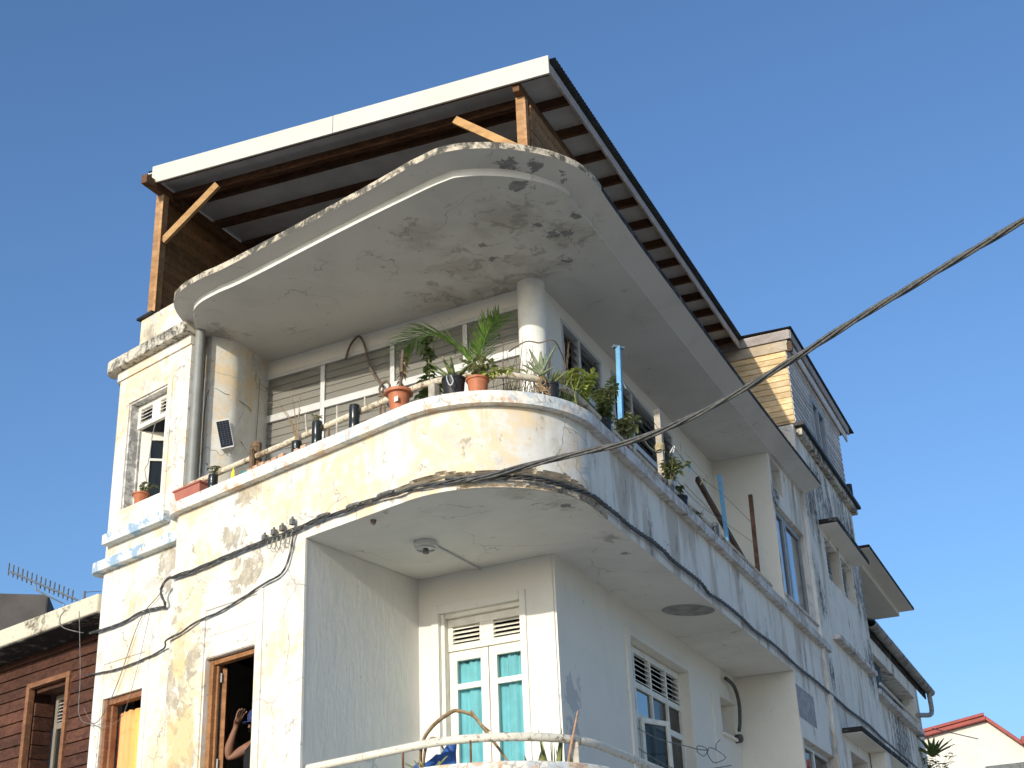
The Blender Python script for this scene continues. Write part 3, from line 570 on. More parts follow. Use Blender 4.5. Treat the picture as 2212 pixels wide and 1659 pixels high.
curtain('curtain', FA, 5.70, 6.32, 2.9, 4.73, -.32, MT['orange'], .02, 5, 'orange and yellow curtain hanging in the lower left window')
# side window of the recess: casements with louvred fanlight
iw = MB()
for a in ((2.06, 2.195, -.02, .025, 2.85, 5.515), (4.405, 4.52, -.02, .025, 2.85, 5.515), (2.2, 4.4, -.02, .025, 5.44, 5.515)): iw.box(FI, *a)
sidew = iw.build('side_window', MT['inner_side'], bld, bevel=.006)
sf = MB(); cuts = [2.22, 2.64, 3.24, 3.84, 4.38]
for s in cuts: sf.box(FI, s - .025, s + .025, -.17, -.11, 2.9, 5.43)
for z in (5.39, 4.98, 4.62): 
    for a, b in zip(cuts, cuts[1:]): sf.box(FI, a + .026, b - .026, -.168, -.112, z - .035, z + .035)
sf.build('window_frame', MT['whitewood'], sidew)
for a, b in zip(cuts, cuts[1:]):
    for k in range(5):
        z = 5.045 + k * .06; MB().hexa([FI(a + .027, -.11, z - .012), FI(b - .027, -.11, z - .012), FI(b - .027, -.165, z + .02), FI(a + .027, -.165, z + .02), FI(a + .027, -.11, z - .003), FI(b - .027, -.11, z - .003), FI(b - .027, -.165, z + .03), FI(a + .027, -.165, z + .03)]).build('louver_slat', MT['whitewood'], sidew)
    for z0, z1 in ((4.657, 4.943), (2.9, 4.58)): B1('pane', MT['pane_m'] if z0 > 4 and a < 2.7 else MT['pane'], sidew, FI, a + .027, b - .027, -.145, -.139, z0, z1)
cas2 = MB(); h2 = FI(2.66, -.10, 0); e2 = (Vector((V2.x, V2.y, 0)) * .93 + Vector((NB.x, NB.y, 0)) * .36).normalized(); en = Vector((e2.y, -e2.x, 0))
def lb2(x0, x1, z0, z1, th=.035):
    a = Vector((h2.x, h2.y, 0)); return [a + e2 * x + en * y + Vector((0, 0, z)) for z in (z0, z1) for x, y in ((x0, 0), (x1, 0), (x1, th), (x0, th))]
for b in ((0, .05, 3.0, 4.6), (.45, .50, 3.0, 4.6), (.05, .45, 4.54, 4.6), (.05, .45, 3.6, 3.65)): cas2.hexa(lb2(*b))
cas2.build('open_casement', MT['whitewood'], sidew, bevel=.004)
MB().hexa(lb2(.05, .45, 3.65, 4.54, .01)).build('pane', MT['pane'], sidew)

# --- recessed walls, upper floor
uw = MB(); holes_wall(uw, FW, .13, 4.25, 5.9, 8.93, -.2, 0, [(.14, 3.855, 7.25, 8.70)])
uw.build('upper_wall', MT['inner'], bld)
ui = MB(); holes_wall(ui, FI, .13, 9.0, 5.9, 9.19, -.2, 0, [(.60, 1.90, 7.25, 8.76), (2.27, 4.72, 7.25, 8.80)])
ui.build('upper_side_wall', MT['inner_side'], bld)
MB().lathe((IC.x - .09, IC.y + .02, 5.95), [(.0, 0), (.155, 0), (.155, 2.98)], 28).build('column', MT['white'], bld, smooth='auto')
uf = MB()
wcuts = [.16, .95, 1.92, 2.895, 3.84]
for i, s in enumerate(wcuts): uf.box(FW, s - .03, s + .03, -.08, .012, 7.25, 8.66)
uf.box(FW, .12, 3.86, -.085, .02, 8.662, 8.715)
for a, b in zip(wcuts, wcuts[1:]): uf.box(FW, a + .031, b - .031, -.08, .016, 8.10, 8.19)
jal = uf.build('jalousie_window', MT['alu'], bld, bevel=.004); jal['label'] = 'long aluminium jalousie window behind the front balcony'
for ci, (a, b) in enumerate(zip(wcuts, wcuts[1:])):
    for z0, z1, n in ((7.26, 8.095, 9), (8.195, 8.655, 5)):
        h = (z1 - z0) / n
        for k in range(n):
            z = z0 + k * h; op = .011 + .002 * random.random(); x0, x1 = a + .034, b - .034
            MB().hexa([FW(x0, -.015, z), FW(x1, -.015, z), FW(x1, -.015 - op - .004, z + h * 1.05), FW(x0, -.015 - op - .004, z + h * 1.05), FW(x0, -.009, z), FW(x1, -.009, z), FW(x1, -.009 - op, z + h * 1.05), FW(x0, -.009 - op, z + h * 1.05)]).build('louver_slat', MT['slat'], jal)
def side_jal(lbl, cuts, z1, boards):
    m = MB()
    for s in cuts: m.box(FI, s - .03, s + .03, -.09, .012, 7.25, z1)
    m.box(FI, cuts[0] - .03, cuts[-1] + .03, -.09, .018, z1 + .002, z1 + .05)
    for i, (a, b) in enumerate(zip(cuts, cuts[1:])): m.box(FI, a + .031, b - .031, -.085, .008, 8.02, 8.09)
    w = m.build('side_jalousie', MT['alu'], bld, bevel=.004); w['label'] = lbl
    for i, (a, b) in enumerate(zip(cuts, cuts[1:])):
        if i in boards:
            B1('hardboard_panel', MT['board_or'], w, FI, a + .03, a + .03 + (b - a) * boards[i], -.10, -.092, 7.3, z1 - .01)
        for z0, z2, n in ((7.26, 8.015, 8), (8.095, z1 - .005, 6)):
            h = (z2 - z0) / n
            for k in range(n):
                z = z0 + k * h; op = .035 if i % 2 else .07
                MB().hexa([FI(a + .034, -.01, z), FI(b - .034, -.01, z), FI(b - .034, -.01 - op, z + h), FI(a + .034, -.01 - op, z + h), FI(a + .034, -.004, z), FI(b - .034, -.004, z), FI(b - .034, -.004 - op, z + h), FI(a + .034, -.004 - op, z + h)]).build('louver_slat', MT['slat_d'], w)
side_jal('side jalousie window next to the round column', [.63, 1.16, 1.87], 8.70, {0: .7})
side_jal('wide side jalousie window with a brown board behind', [2.30, 3.0, 4.06, 4.69], 8.74, {0: .9})
B1('window_surround', MT['inner_side'], bld, FI, .14, .58, -.02, .016, 7.2, 8.80, bevel=.006)
# blank panel and pier farther along
pn = MB()
for a in ((5.10, 5.20, 8.20, 8.82), (6.40, 6.48, 8.20, 8.82), (5.205, 6.395, 8.74, 8.82), (5.205, 6.395, 8.20, 8.26)): pn.box(FI, a[0], a[1], -.02, .022, a[2], a[3])
pn.build('blank_panel_moulding', MT['inner_side'], bld, bevel=.006)
B1('return_wall', MT['inner_side'], bld, FB, 9.352, 9.40, -1.1, -.002, 2.6, 9.18)
# red curtain behind the jalousie
curtain('curtain', FW, .25, .93, 7.2, 8.25, -.35, MT['red'], .02, 5, 'dull red curtain behind the jalousie slats beside the column')
curtain('curtain', FW, 2.0, 2.62, 7.2, 8.06, -.30, MT['red'], .02, 5, 'dull red curtain behind the middle jalousie slats')

# --- curved canopy
E2 = [(-3.70, 14.33), (-3.745, 14.20), (-3.775, 14.04), (-3.785, 13.86), (-3.768, 13.69), (-3.71, 13.53), (-3.56, 13.33), (-3.30, 13.11), (-3.0, 12.90), (-2.143, 12.203), (-1.591, 11.748), (-1.2, 11.415), (-.891, 11.145), (-.727, 11.02), (-.569, 10.925), (-.341, 10.878), (-.071, 10.888), (.171, 10.942), (.45, 11.065), (.663, 11.222), (.811, 11.393), (.926, 11.60), (1.05, 11.912), (1.265, 12.433)]
E2 = [Vector((*p, 0)) for p in E2] + [FB(s, o_, 0) for s, o_ in ((2.8, .366), (4.0, .355), (6.0, .335), (8.0, .325), (10.0, .325), (11.68, .327))]
E2 = catmull(E2, 5)
tl = lambda p: .027 * max(0, (Vector((p.x, p.y)) - IC).dot(V2))
edge, stp = [], []
Ltot = sum((b - a).length for a, b in zip(E2, E2[1:])); acc = 0
for i, p in enumerate(E2):
    if i: acc += (p - E2[i - 1]).length
    t = (E2[min(i + 1, len(E2) - 1)] - E2[max(i - 1, 0)]).normalized(); n = Vector((-t.y, t.x, 0))
    ap = math.exp(-((p.x + .1) ** 2 + (p.y - 11) ** 2) / 1.2); w_ = .225 + .10 * ap + (.035 if p.x > .9 else 0)
    if acc < .55: w_ *= .45 + acc
    edge.append(p); stp.append(p + n * w_)
cm = MB(); ne = len(edge); rows = []
fade = lambda p: 1.0 if p.x < .1 else max(0., 1 - (p.x - .1) / 1.0)
for p, q in zip(edge, stp):
    k = tl(p); j = mnoise.noise(p * 6) * .006
    h = .072 * fade(q) + .006
    rows.append([Vector((q.x, q.y, ZS + k)), Vector((q.x + (q - p).x * -.03, q.y + (q - p).y * -.03, ZS + h + k)), Vector((p.x, p.y, 9.0 + k)), Vector((p.x + j, p.y + j, 9.012 + k)), Vector((p.x + j, p.y + j, 9.072 + k)), Vector((*(p * .6 + q * .4)[:2], 9.085 + k))])
nr = 6; cm.add([v for r in rows for v in r], [])
for i in range(ne - 1):
    for k in range(nr - 1):
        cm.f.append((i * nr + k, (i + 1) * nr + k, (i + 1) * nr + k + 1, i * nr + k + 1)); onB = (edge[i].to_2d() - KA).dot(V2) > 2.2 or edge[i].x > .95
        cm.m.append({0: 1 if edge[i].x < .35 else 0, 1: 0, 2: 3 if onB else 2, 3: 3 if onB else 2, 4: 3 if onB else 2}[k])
inner = [FB(11.68, -.6, 0), FB(9.2, -1.2, 0), FI(4, -.12, 0), Vector((IC.x - .03, IC.y + .14, 0)), FW(3.9, -.12, 0), FA(5.5, -1.2, 0), FA(5.5, -.4, 0)]
top = [Vector((p.x, p.y, ZS + tl(p))) for p in inner]
b0 = len(cm.v); cm.v += top; cm.f.append(tuple(i * nr for i in range(ne)) + tuple(range(b0, b0 + len(top)))); cm.m.append(0)
b0 = len(cm.v); cm.v += [Vector((p.x, p.y, 9.085 + tl(p))) for p in inner]; cm.f.append(tuple(i * nr + nr - 1 for i in range(ne - 1, -1, -1)) + tuple(range(b0 + len(top) - 1, b0 - 1, -1))); cm.m.append(2)
e = [rows[-1][k] for k in range(nr)] + [Vector((*FB(11.68, -.6, 0)[:2], 9.085 + tl(inner[0]))), Vector((*FB(11.68, -.6, 0)[:2], ZS + tl(inner[0])))]
b0 = len(cm.v); cm.v += e; cm.f.append(tuple(range(b0, b0 + len(e)))); cm.m.append(3)
cn_ = cm.build('canopy', [MT['soffit'], MT['white'], MT['lichen'], MT['lichen_dark']], bld, recalc=True)

# --- side wall beyond the balcony
bw = MB(); SW = [(9.47, 11.40, 6.94, 8.36), (9.50, 10.20, 8.60, 9.09), (13.17, 14.27, 8.12, 8.87), (14.52, 15.62, 8.14, 8.87), (9.45, 11.58, 3.2, 4.90), (12.9, 14.4, 3.2, 5.2)]
bw.box(FB, 11.76, 16.60, -.28, -.0005, 9.2005, 10.30); holes_wall(bw, FB, 9.355, 16.60, .14, 9.20, -.28, 0, SW); bw.build('side_wall', MT['side'], bld, bevel=.012)
B1('end_wall', MT['side'], bld, FB, 16.35, 16.598, -6, -.281, .14, 10.29)
B1('roof_ledge', MT['cornice'], bld, FB, 11.95, 16.75, -.4, .10, 10.302, 10.44, bevel=.012)
B1('ledge_flashing', MT['flash'], bld, FB, 11.85, 16.85, -.5, .16, 10.442, 10.50)
B1('upstand_end', MT['front'], bld, FB, 11.75, 11.945, -.9, -.01, 9.3, 10.44, bevel=.01)
B1('pilaster', MT['side'], bld, FB, 11.55, 11.82, -.1, .05, .14, 9.2, bevel=.015)
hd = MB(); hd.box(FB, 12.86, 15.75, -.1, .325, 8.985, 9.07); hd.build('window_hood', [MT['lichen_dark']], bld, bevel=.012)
B1('hood_soffit', MT['inner_side'], bld, FB, 12.88, 15.73, 0.002, .305, 8.976, 8.983)
B1('window_sill', MT['grey_ledge'], bld, FB, 12.70, 16.02, -.05, .13, 6.96, 7.04, bevel=.01)
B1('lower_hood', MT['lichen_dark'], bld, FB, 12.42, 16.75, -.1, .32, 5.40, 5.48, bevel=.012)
B1('hood_soffit', MT['inner_side'], bld, FB, 12.44, 16.73, .002, .30, 5.391, 5.398)
B1('bare_panel', MT['sandstone'], bld, FB, 9.36, 10.46, -.05, .006, 5.17, 5.62)
B1('sliding_window_sill', MT['grey_ledge'], bld, FB, 9.40, 11.5, -.27, .03, 6.90, 6.938, bevel=.006)
def frames(name, F, s0, s1, z0, z1, cuts, d, mat, wd=.05, label=None, hb=()):
    m = MB()
    for s in [s0 + wd / 2, *cuts, s1 - wd / 2]: m.box(F, s - wd / 2, s + wd / 2, d - .06, d, z0, z1)
    xs = [s0 + wd / 2, *cuts, s1 - wd / 2]
    for a, b in zip(xs, xs[1:]):
        for z in (z0 + wd / 2, *hb, z1 - wd / 2): m.box(F, a + wd / 2 + .001, b - wd / 2 - .001, d - .058, d - .002, z - wd / 2, z + wd / 2)
    w = m.build(name, mat, bld, bevel=.004)
    if label: w['label'] = label
    return w, xs
w, xs = frames('sliding_window', FB, 9.47, 11.40, 6.94, 8.36, [10.22, 10.36], -.07, MT['alu_d'], .09)
for a, b in ((9.56, 10.18), (10.40, 11.31)): B1('pane', MT['pane_m'], w, FB, a, b, -.105, -.099, 7.03, 8.27)
w, xs = frames('small_window', FB, 9.50, 10.20, 8.60, 9.09, [], -.18, MT['alu_d'], .03)
B1('pane', MT['pane'], w, FB, 9.53, 10.17, -.21, -.205, 8.63, 9.06)
for s0, s1 in ((13.17, 14.27), (14.52, 15.62)):
    w, xs = frames('louvre_window', FB, s0, s1, 8.13, 8.86, [], -.14, MT['alu_d'], .06, hb=(8.40,))
    for k in range(5):
        z = 8.45 + k * .075; MB().hexa([FB(s0 + .062, -.14, z - .02), FB(s1 - .062, -.14, z - .02), FB(s1 - .062, -.19, z + .03), FB(s0 + .062, -.19, z + .03), FB(s0 + .062, -.14, z - .012), FB(s1 - .062, -.14, z - .012), FB(s1 - .062, -.19, z + .038), FB(s0 + .062, -.19, z + .038)]).build('louver_slat', MT['alu'], w)
    B1('pane', MT['pane'], w, FB, s0 + .06, s1 - .06, -.18, -.175, 8.16, 8.37)
w, xs = frames('lower_window', FB, 9.45, 11.58, 3.2, 4.90, [10.5], -.10, MT['alu'], .06)
for a, b in ((9.51, 10.47), (10.53, 11.52)): B1('pane', MT['pane'], w, FB, a, b, -.14, -.135, 3.26, 4.84)
curtain('curtain', FB, 9.5, 10.2, 3.2, 4.85, -.22, MT['sticker'], .03, 5, 'cream curtain in the lower side window under the bare panel')

# --- closed shell and floors so that rooms stay dark
lc = FA(6.6, -.45, 0); lr = lc + Vector((V2.x, V2.y, 0)) * 9.5
sh = MB(); n_ = Vector((NB.x, NB.y, 0))
def slabwall(a, b, th, z0, z1):
    t = (b - a).normalized(); n = Vector((-t.y, t.x, 0)) * th; sh.hexa([p + Vector((0, 0, z)) for z in (z0, z1) for p in (a, b, b + n, a + n)])
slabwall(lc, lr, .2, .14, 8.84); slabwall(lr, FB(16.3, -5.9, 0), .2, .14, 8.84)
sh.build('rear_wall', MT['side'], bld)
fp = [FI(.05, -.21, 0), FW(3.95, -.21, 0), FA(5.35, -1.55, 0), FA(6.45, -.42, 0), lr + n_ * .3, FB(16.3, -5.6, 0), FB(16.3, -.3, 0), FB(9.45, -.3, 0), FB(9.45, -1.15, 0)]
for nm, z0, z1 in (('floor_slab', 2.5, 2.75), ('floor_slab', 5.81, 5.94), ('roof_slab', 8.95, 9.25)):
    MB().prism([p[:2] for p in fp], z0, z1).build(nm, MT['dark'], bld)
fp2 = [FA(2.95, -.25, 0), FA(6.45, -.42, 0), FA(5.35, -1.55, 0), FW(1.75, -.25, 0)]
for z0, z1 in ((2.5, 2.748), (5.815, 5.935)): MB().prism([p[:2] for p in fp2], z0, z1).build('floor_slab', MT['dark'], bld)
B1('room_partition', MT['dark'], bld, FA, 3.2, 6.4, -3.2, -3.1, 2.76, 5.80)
# lower balcony
prof2 = [(-.16, 3.29), (.072, 3.288), (.075, 3.43), (.064, 3.44), (-.16, 3.445)]
lm2 = swept(MB(), prof2, 9.34, step=.3, left=False, sA=2.85); lm2.build('lower_ledge', MT['ledge'], bld, smooth='auto')
P2 = outline(-.01, 9.34, .3, 24, left=False, sA=2.855)
MB().sweep([[Vector((q.x, q.y, 2.45)), Vector((q.x, q.y, 3.29))] for q in P2]).build('lower_parapet', MT['front'], bld, smooth=True)
pl2 = [p for p in outline(-.02, 9.34, .4, 30, left=False, sA=2.86)] + [FB(9.34, -.95, 0).to_2d(), FI(8.0, -.1, 0).to_2d(), FI(0, -.1, 0).to_2d(), FW(1.75, -.1, 0).to_2d()]
MB().prism(pl2, 2.45, 2.6).build('lower_balcony_floor', MT['inner'], bld)
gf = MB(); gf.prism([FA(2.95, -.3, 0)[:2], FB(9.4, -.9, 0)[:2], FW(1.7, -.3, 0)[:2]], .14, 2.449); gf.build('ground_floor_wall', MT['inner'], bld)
# grey downpipe in the slot beside the bay
dpp = MB(); dpp.tube([FA(5.088, -.215, 6.72), FA(5.088, -.215, 8.93)], .056, 16); tag(dpp.build('downpipe', MT['pipe'], smooth='auto'), 'grey plastic downpipe in the slot beside the left bay', 'pipe')


# ================================================================== ROOF SHELTER
shl = thing('roof_shelter', 'open timber roof shelter with white fascia above the curved canopy', 'roof shelter', FR(2, 3, 9.1))
LR_ = 5.476
f1 = FR(0, 0, 0); 
B1('fascia', MT['fascia'], shl, FR, -.03, 0, 2.84, LR_, 11.50, 11.752); B1('fascia', MT['fascia'], shl, FR, -.031, 0, 0, 2.832, 11.50, 11.752)
# corrugated sheet
rows = []
n = 380
for i in range(n + 1):
    s = .002 + 9.6 * i / n; z = 11.715 + .012 * math.sin(s * 2 * math.pi / .076)
    rows.append([FR(s, -.075, z), FR(s, LR_ + .10, z)])
MB().sweep(rows).build('roof_sheet', MT['sheet_d'], shl, smooth=True, recalc=False)
B1('ceiling_sheet', MT['sheet'], shl, FR, .004, 9.56, .04, LR_ + .09, 11.672, 11.690)
B1('verge_board', MT['grey_board'], shl, FR, .004, 9.56, 0, .03, 11.53, 11.668, bevel=.003)
for k in range(14):
    s = .03 + .71 * k; 
    B1('purlin', MT['wood_r'], shl, FR, s, s + .06, .036, LR_ + (.17 if k == 0 else .06), 11.545, 11.668, bevel=.004)
for d in (.40, 5.42): B1('beam', MT['wood_s'], shl, FR, -.20 if d > 3 else .03, 9.4, d, d + .085, 11.415, 11.543, bevel=.005)
for s in (.36, 2.9): B1('cross_beam', MT['wood_r'], shl, FR, s, s + .09,   .49, 5.415, 11.425, 11.54, bevel=.005)
B1('purlin_end', MT['whitewood'], shl, FR, .055, .07, LR_ + .0, LR_ + .17, 11.545, 11.668)
for d, zb in ((.385, 9.1), (5.405, 9.44)):
    B1('post', MT['wood_v'], shl, FR, .15, .27, d, d + .115, zb, 11.413, bevel=.006)
B1('post_plank', MT['wood_v'], shl, FR, .135, .149, 5.395, 5.43, 9.44, 11.30); B1('post_plank', MT['wood_v'], shl, FR, .135, .149, .372, .40, 9.1, 11.34)
for a, b in (((.20, 5.40, 10.72), (.20, 4.62, 11.36)), ((.20, .51, 10.72), (.20, 1.30, 11.36))): MB().bar(FR(*a), FR(*b), .05, .10).build('brace', MT['brace'], shl, bevel=.004)
for k in range(18):
    z = 9.15 + k * .122; 
    if z + .116 > 11.36: break
    B1('siding_board', MT['siding_in'], shl, FR, .275, 9.3, .36 - .004 * (k % 2), .384, z, z + .117, bevel=.003)
    B1('siding_board', MT['siding_in'], shl, FR, .275, 9.3, 5.522, 5.545 + .006 * (k % 2), z + .3, z + .417, bevel=.003)
B1('back_wall', MT['siding_in'], shl, FR, 9.2, 9.28, .4, 5.5, 8.6, 11.54)

# ================================================================== ROOF CABIN
cab = thing('roof_cabin', 'pine board cabin with metal roof on top of the side wall', 'roof cabin', FB(14, -1, 10.5))
FC = lambda s, d, z: FB(s, d, z)
k = 0; z = 10.505
while z < 11.86:
    h = .108
    MB().hexa([FC(12.02, -.02, z), FC(12.02, -3.6, z), FC(12.05, -3.6, z), FC(12.05, -.02, z), FC(12.035, -.02, z + h), FC(12.035, -3.6, z + h), FC(12.05, -3.6, z + h), FC(12.05, -.02, z + h)]).build('front_board', MT['siding'], cab, bevel=.003)
    for s0, s1 in (((12.055, 13.66), (14.84, 16.48)) if z < 11.70 else ((12.055, 16.48),)):
        MB().hexa([FC(s0, 0, z), FC(s1, 0, z), FC(s1, -.03, z), FC(s0, -.03, z), FC(s0, -.014, z + h), FC(s1, -.014, z + h), FC(s1, -.03, z + h), FC(s0, -.03, z + h)]).build('side_board', MT['siding_g'], cab, bevel=.003)
    z += .110
B1('cabin_core', MT['dark'], cab, FC, 12.06, 16.46, -3.5, -.20, 10.505, 11.95)
B1('front_top_board', MT['siding_p'], cab, FC, 12.0, 12.05, -3.6, .04, 11.93, 12.12, bevel=.004)
B1('front_flashing', MT['grey_board'], cab, FC, 11.96, 11.999, -3.7, .10, 12.125, 12.29)
B1('top_plate', MT['siding_g'], cab, FC, 12.052, 16.48, -.04, .02, 11.93, 12.02, bevel=.004)
wfm = MB()
for a in ((13.665, 13.76, 10.51, 11.72), (14.745, 14.835, 10.51, 11.72), (14.18, 14.26, 10.6, 11.64), (13.762, 14.178, 11.64, 11.72), (14.262, 14.743, 11.64, 11.72), (13.762, 14.178, 10.51, 10.60), (14.262, 14.743, 10.51, 10.60)): wfm.box(FC, a[0], a[1], -.10, .02, a[2], a[3])
cwf = wfm.build('cabin_window', MT['alu_d'], cab, bevel=.004)
for s0, s1 in ((13.762, 14.178), (14.262, 14.743)): B1('pane', MT['pane_m'], cwf, FC, s0, s1, -.06, -.055, 10.60, 11.64)
B1('eave_board', MT['siding_g'], cab, FC, 12.06, 17.0, .045, .075, 11.96, 12.13, bevel=.004); B1('fascia_board', MT['grey_board'], cab, FC, 12.0, 17.1, .085, .115, 12.14, 12.30, bevel=.004)
B1('beam_end', MT['darkwood'], cab, FC, 11.955, 12.02, .03, .12, 11.88, 12.05, bevel=.004)
rows = []
for i in range(241):
    s = 11.93 + 5.6 * i / 240; z = .010 * math.sin(s * 2 * math.pi / .076); rows.append([FC(s, .15, 12.335 + z), FC(s, -3.8, 12.40 + z)])
MB().sweep(rows).build('metal_roof', MT['sheet_d'], cab, smooth=True, recalc=False)
B1('roof_deck', MT['siding_g'], cab, FC, 12.0, 17.0, -3.7, .08, 12.30, 12.315)
MB().tube([FC(16.72, .0, 10.45), FC(16.72, .0, 10.95)], .07, 12).build('vent_pipe', MT['flash'], cab, smooth='auto')

# ================================================================== BROWN BOARDED HOUSE (left)
brn = thing('boarded_house', 'dark red brown timber boarded house left of the corner building', 'house', FA(8, -1, 0))
FH = lambda s, d, z: FA(s, d - .62, z)
k = 0; z = 3.2
while z < 5.80:
    h = .145; segs = [(6.72, 12.0)] if (z > 5.505 or z + h < 3.3) else [(6.72, 7.855), (8.80, 12.0)]
    if z < 5.51 < z + h: h = 5.507 - z if 5.507 - z > .05 else h
    for s0, s1 in segs:
        MB().hexa([FH(s0, .02, z), FH(s1, .02, z), FH(s1, -.03, z), FH(s0, -.03, z), FH(s0, .0, z + h - .006), FH(s1, .0, z + h - .006), FH(s1, -.03, z + h - .006), FH(s0, -.03, z + h - .006)]).build('board', MT['brown'], brn, bevel=.004)
    z += h
B1('wall_core', MT['brown'], brn, FH, 6.70, 7.84, -.3, -.031, .14, 5.86); B1('wall_core', MT['brown'], brn, FH, 8.805, 12, -.3, -.031, .14, 5.86); B1('wall_core', MT['brown'], brn, FH, 7.841, 8.804, -.3, -.031, 5.51, 5.86)
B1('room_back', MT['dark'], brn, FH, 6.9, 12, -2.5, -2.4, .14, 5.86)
tr = MB()
for a in ((7.84, 7.91, -.04, .045, 3.0, 5.51), (8.735, 8.805, -.04, .045, 3.0, 5.51), (7.912, 8.733, -.04, .043, 5.445, 5.508)): tr.box(FH, *a)
bwn = tr.build('shuttered_window', MT['brown_t'], brn, bevel=.005)
for k in range(12):
    z = 3.25 + k * .17; B1('reveal_board', MT['brown'], bwn, FH, 8.70, 8.73, -.30, -.045, z, z + .16, bevel=.006)
B1('head_reveal', MT['brown'], bwn, FH, 7.915, 8.695, -.30, -.045, 5.39, 5.44)
sh2 = MB()
for a in ((8.05, 8.105, 3.2, 5.38), (8.58, 8.64, 3.2, 5.38), (8.107, 8.578, 5.32, 5.38), (8.107, 8.578, 4.96, 5.04), (8.107, 8.578, 4.30, 4.37)): sh2.box(FH, a[0], a[1], -.33, -.28, a[2], a[3])
shm = sh2.build('shutter', MT['taupe'], bwn, bevel=.005)
for k in range(6):
    z = 5.065 + k * .042; MB().hexa([FH(8.108, -.285, z - .008), FH(8.577, -.285, z - .008), FH(8.577, -.325, z + .012), FH(8.108, -.325, z + .012), FH(8.108, -.285, z), FH(8.577, -.285, z), FH(8.577, -.325, z + .02), FH(8.108, -.325, z + .02)]).build('louver_slat', MT['alu'], bwn)
B1('shutter_pane', MT['pane'], bwn, FH, 8.108, 8.577, -.31, -.305, 4.372, 4.958)
B1('eave_slab', MT['eave'], brn, FA, 6.66, 12.5, -1.2, -.14, 5.90, 6.12, bevel=.02)
B1('eave_soffit', MT['lichen_dark'], brn, FA, 6.70, 12.4, -.60, -.16, 5.885, 5.898)
B1('house_flank', MT['brown'], brn, FA, 6.72, 12.4, -4, -1.21, 5.80, 5.95)

# ================================================================== FAR LEFT: concrete block and aerial
blk = MB(); blk.prism([(-19, 26), (-10.0, 28.3), (-11.6, 36), (-20, 34)], 0, 10.05)
tag(blk.build('concrete_building', MT['concrete'], bevel=.05), 'plain dark grey concrete block behind the boarded house', 'building')
an = thing('television_aerial', 'long rooftop television aerial above the stained yellow eave', 'aerial', (-7.1, 20.8, 7.0))
a0, a1 = Vector((-7.899, 20.533, 8.12)), Vector((-6.91, 20.887, 7.714))
MB().tube([a0, a1], .017, 6).build('boom', MT['steel'], an)
mst = MB(); mst.tube([(-7.536, 20.669, 7.943), (-7.51, 20.68, 7.85), (-7.3, 20.75, 7.74), (-7.106, 20.82, 7.65), (-7.08, 20.83, 6.0)], .014, 6); mst.build('mast_arm', MT['steel'], an)
dr_ = (a1 - a0).normalized(); ex = dr_.cross(Vector((0, 0, 1))).normalized()
for k in range(15):
    p = a0.lerp(a1, (k + .3) / 15); MB().tube([p - ex * .10 - Vector((.05, 0, .02)), p + ex * .10 + Vector((-.05, 0, .12))], .012, 4).build('element', MT['steel'], an)
pst = MB(); pst.tube([(-6.83, 20.91, 6.0), (-6.832, 20.911, 7.87)], .02, 6); pst.tube([(-6.85, 20.91, 7.85), (-6.6, 21.0, 7.88)], .005, 4)
tag(pst.build('roof_post', MT['wire']), 'short dark post above the eave by the white bay', 'post')

# ================================================================== REAR WING AND FAR RIGHT
wng = thing('rear_wing', 'low stained rear wing with grey gutter beyond the side wall', 'building', FB(20, -2, 0))
hw = MB(); holes_wall(hw, FB, 16.62, 22.9, .14, 8.05, -.4, -.10, [(17.2, 22.3, 6.92, 7.68)])
hw.build('wing_wall', MT['side'], wng, bevel=.012)
B1('wing_end', MT['side'], wng, FB, 22.60, 22.895, -5, -.401, .14, 8.0)
B1('opening_back', MT['siding_in'], wng, FB, 17.1, 22.5, -1.2, -1.1, 6.8, 7.9); B1('opening_ceiling', MT['sheet'], wng, FB, 16.7, 22.55, -1.09, -.401, 7.70, 7.76)
gr = MB()
for k in range(13): s = 17.22 + k * .115; gr.box(FB, s, s + .07, -.24, -.21, 6.93, 7.67)
for k in range(6): z = 6.98 + k * .125; gr.box(FB, 17.2, 18.75, -.235, -.215, z, z + .03)
gr.build('window_grille', MT['flash'], wng)
B1('wing_ledge', MT['grey_ledge'], wng, FB, 16.62, 22.0, -.12, .05, 6.76, 6.86, bevel=.012)
MB().tube([FB(17.0, .0, 7.02), FB(21.6, .0, 7.02)], .025, 8).build('wing_rail', MT['rail'], wng)
gut = MB(); rows = []
for i in range(25):
    s = 16.7 + 7.6 * i / 24; rows.append([FB(s, .04 + .10 * math.cos(t), 8.14 + .10 * math.sin(t)) for t in [math.pi + math.pi * k / 10 for k in range(11)]])
gut.sweep(rows); g_ = gut.build('gutter', MT['drain'], wng, smooth=True); sm = g_.modifiers.new('t', 'SOLIDIFY'); sm.thickness = .008
for k in range(16): 
    s = 16.95 + k * .48; MB().sweep([[FB(s + e_, .04 + .108 * math.cos(t), 8.14 + .108 * math.sin(t)) for t in [math.pi + math.pi * q / 10 for q in range(11)]] for e_ in (0, .03)]).build('gutter_bracket', MT['lichen'], g_)
MB().hexa([FB(16.65, .12, 8.15), FB(24.3, .12, 8.15), FB(24.3, -3, 9.0), FB(16.65, -3, 9.0), FB(16.65, .12, 8.18), FB(24.3, .12, 8.18), FB(24.3, -3, 9.03), FB(16.65, -3, 9.03)]).build('wing_roof', MT['sheet_d'], wng)
B1('wing_fascia', MT['lichen_dark'], wng, FB, 16.65, 24.2, -.098, -.07, 7.97, 8.14)
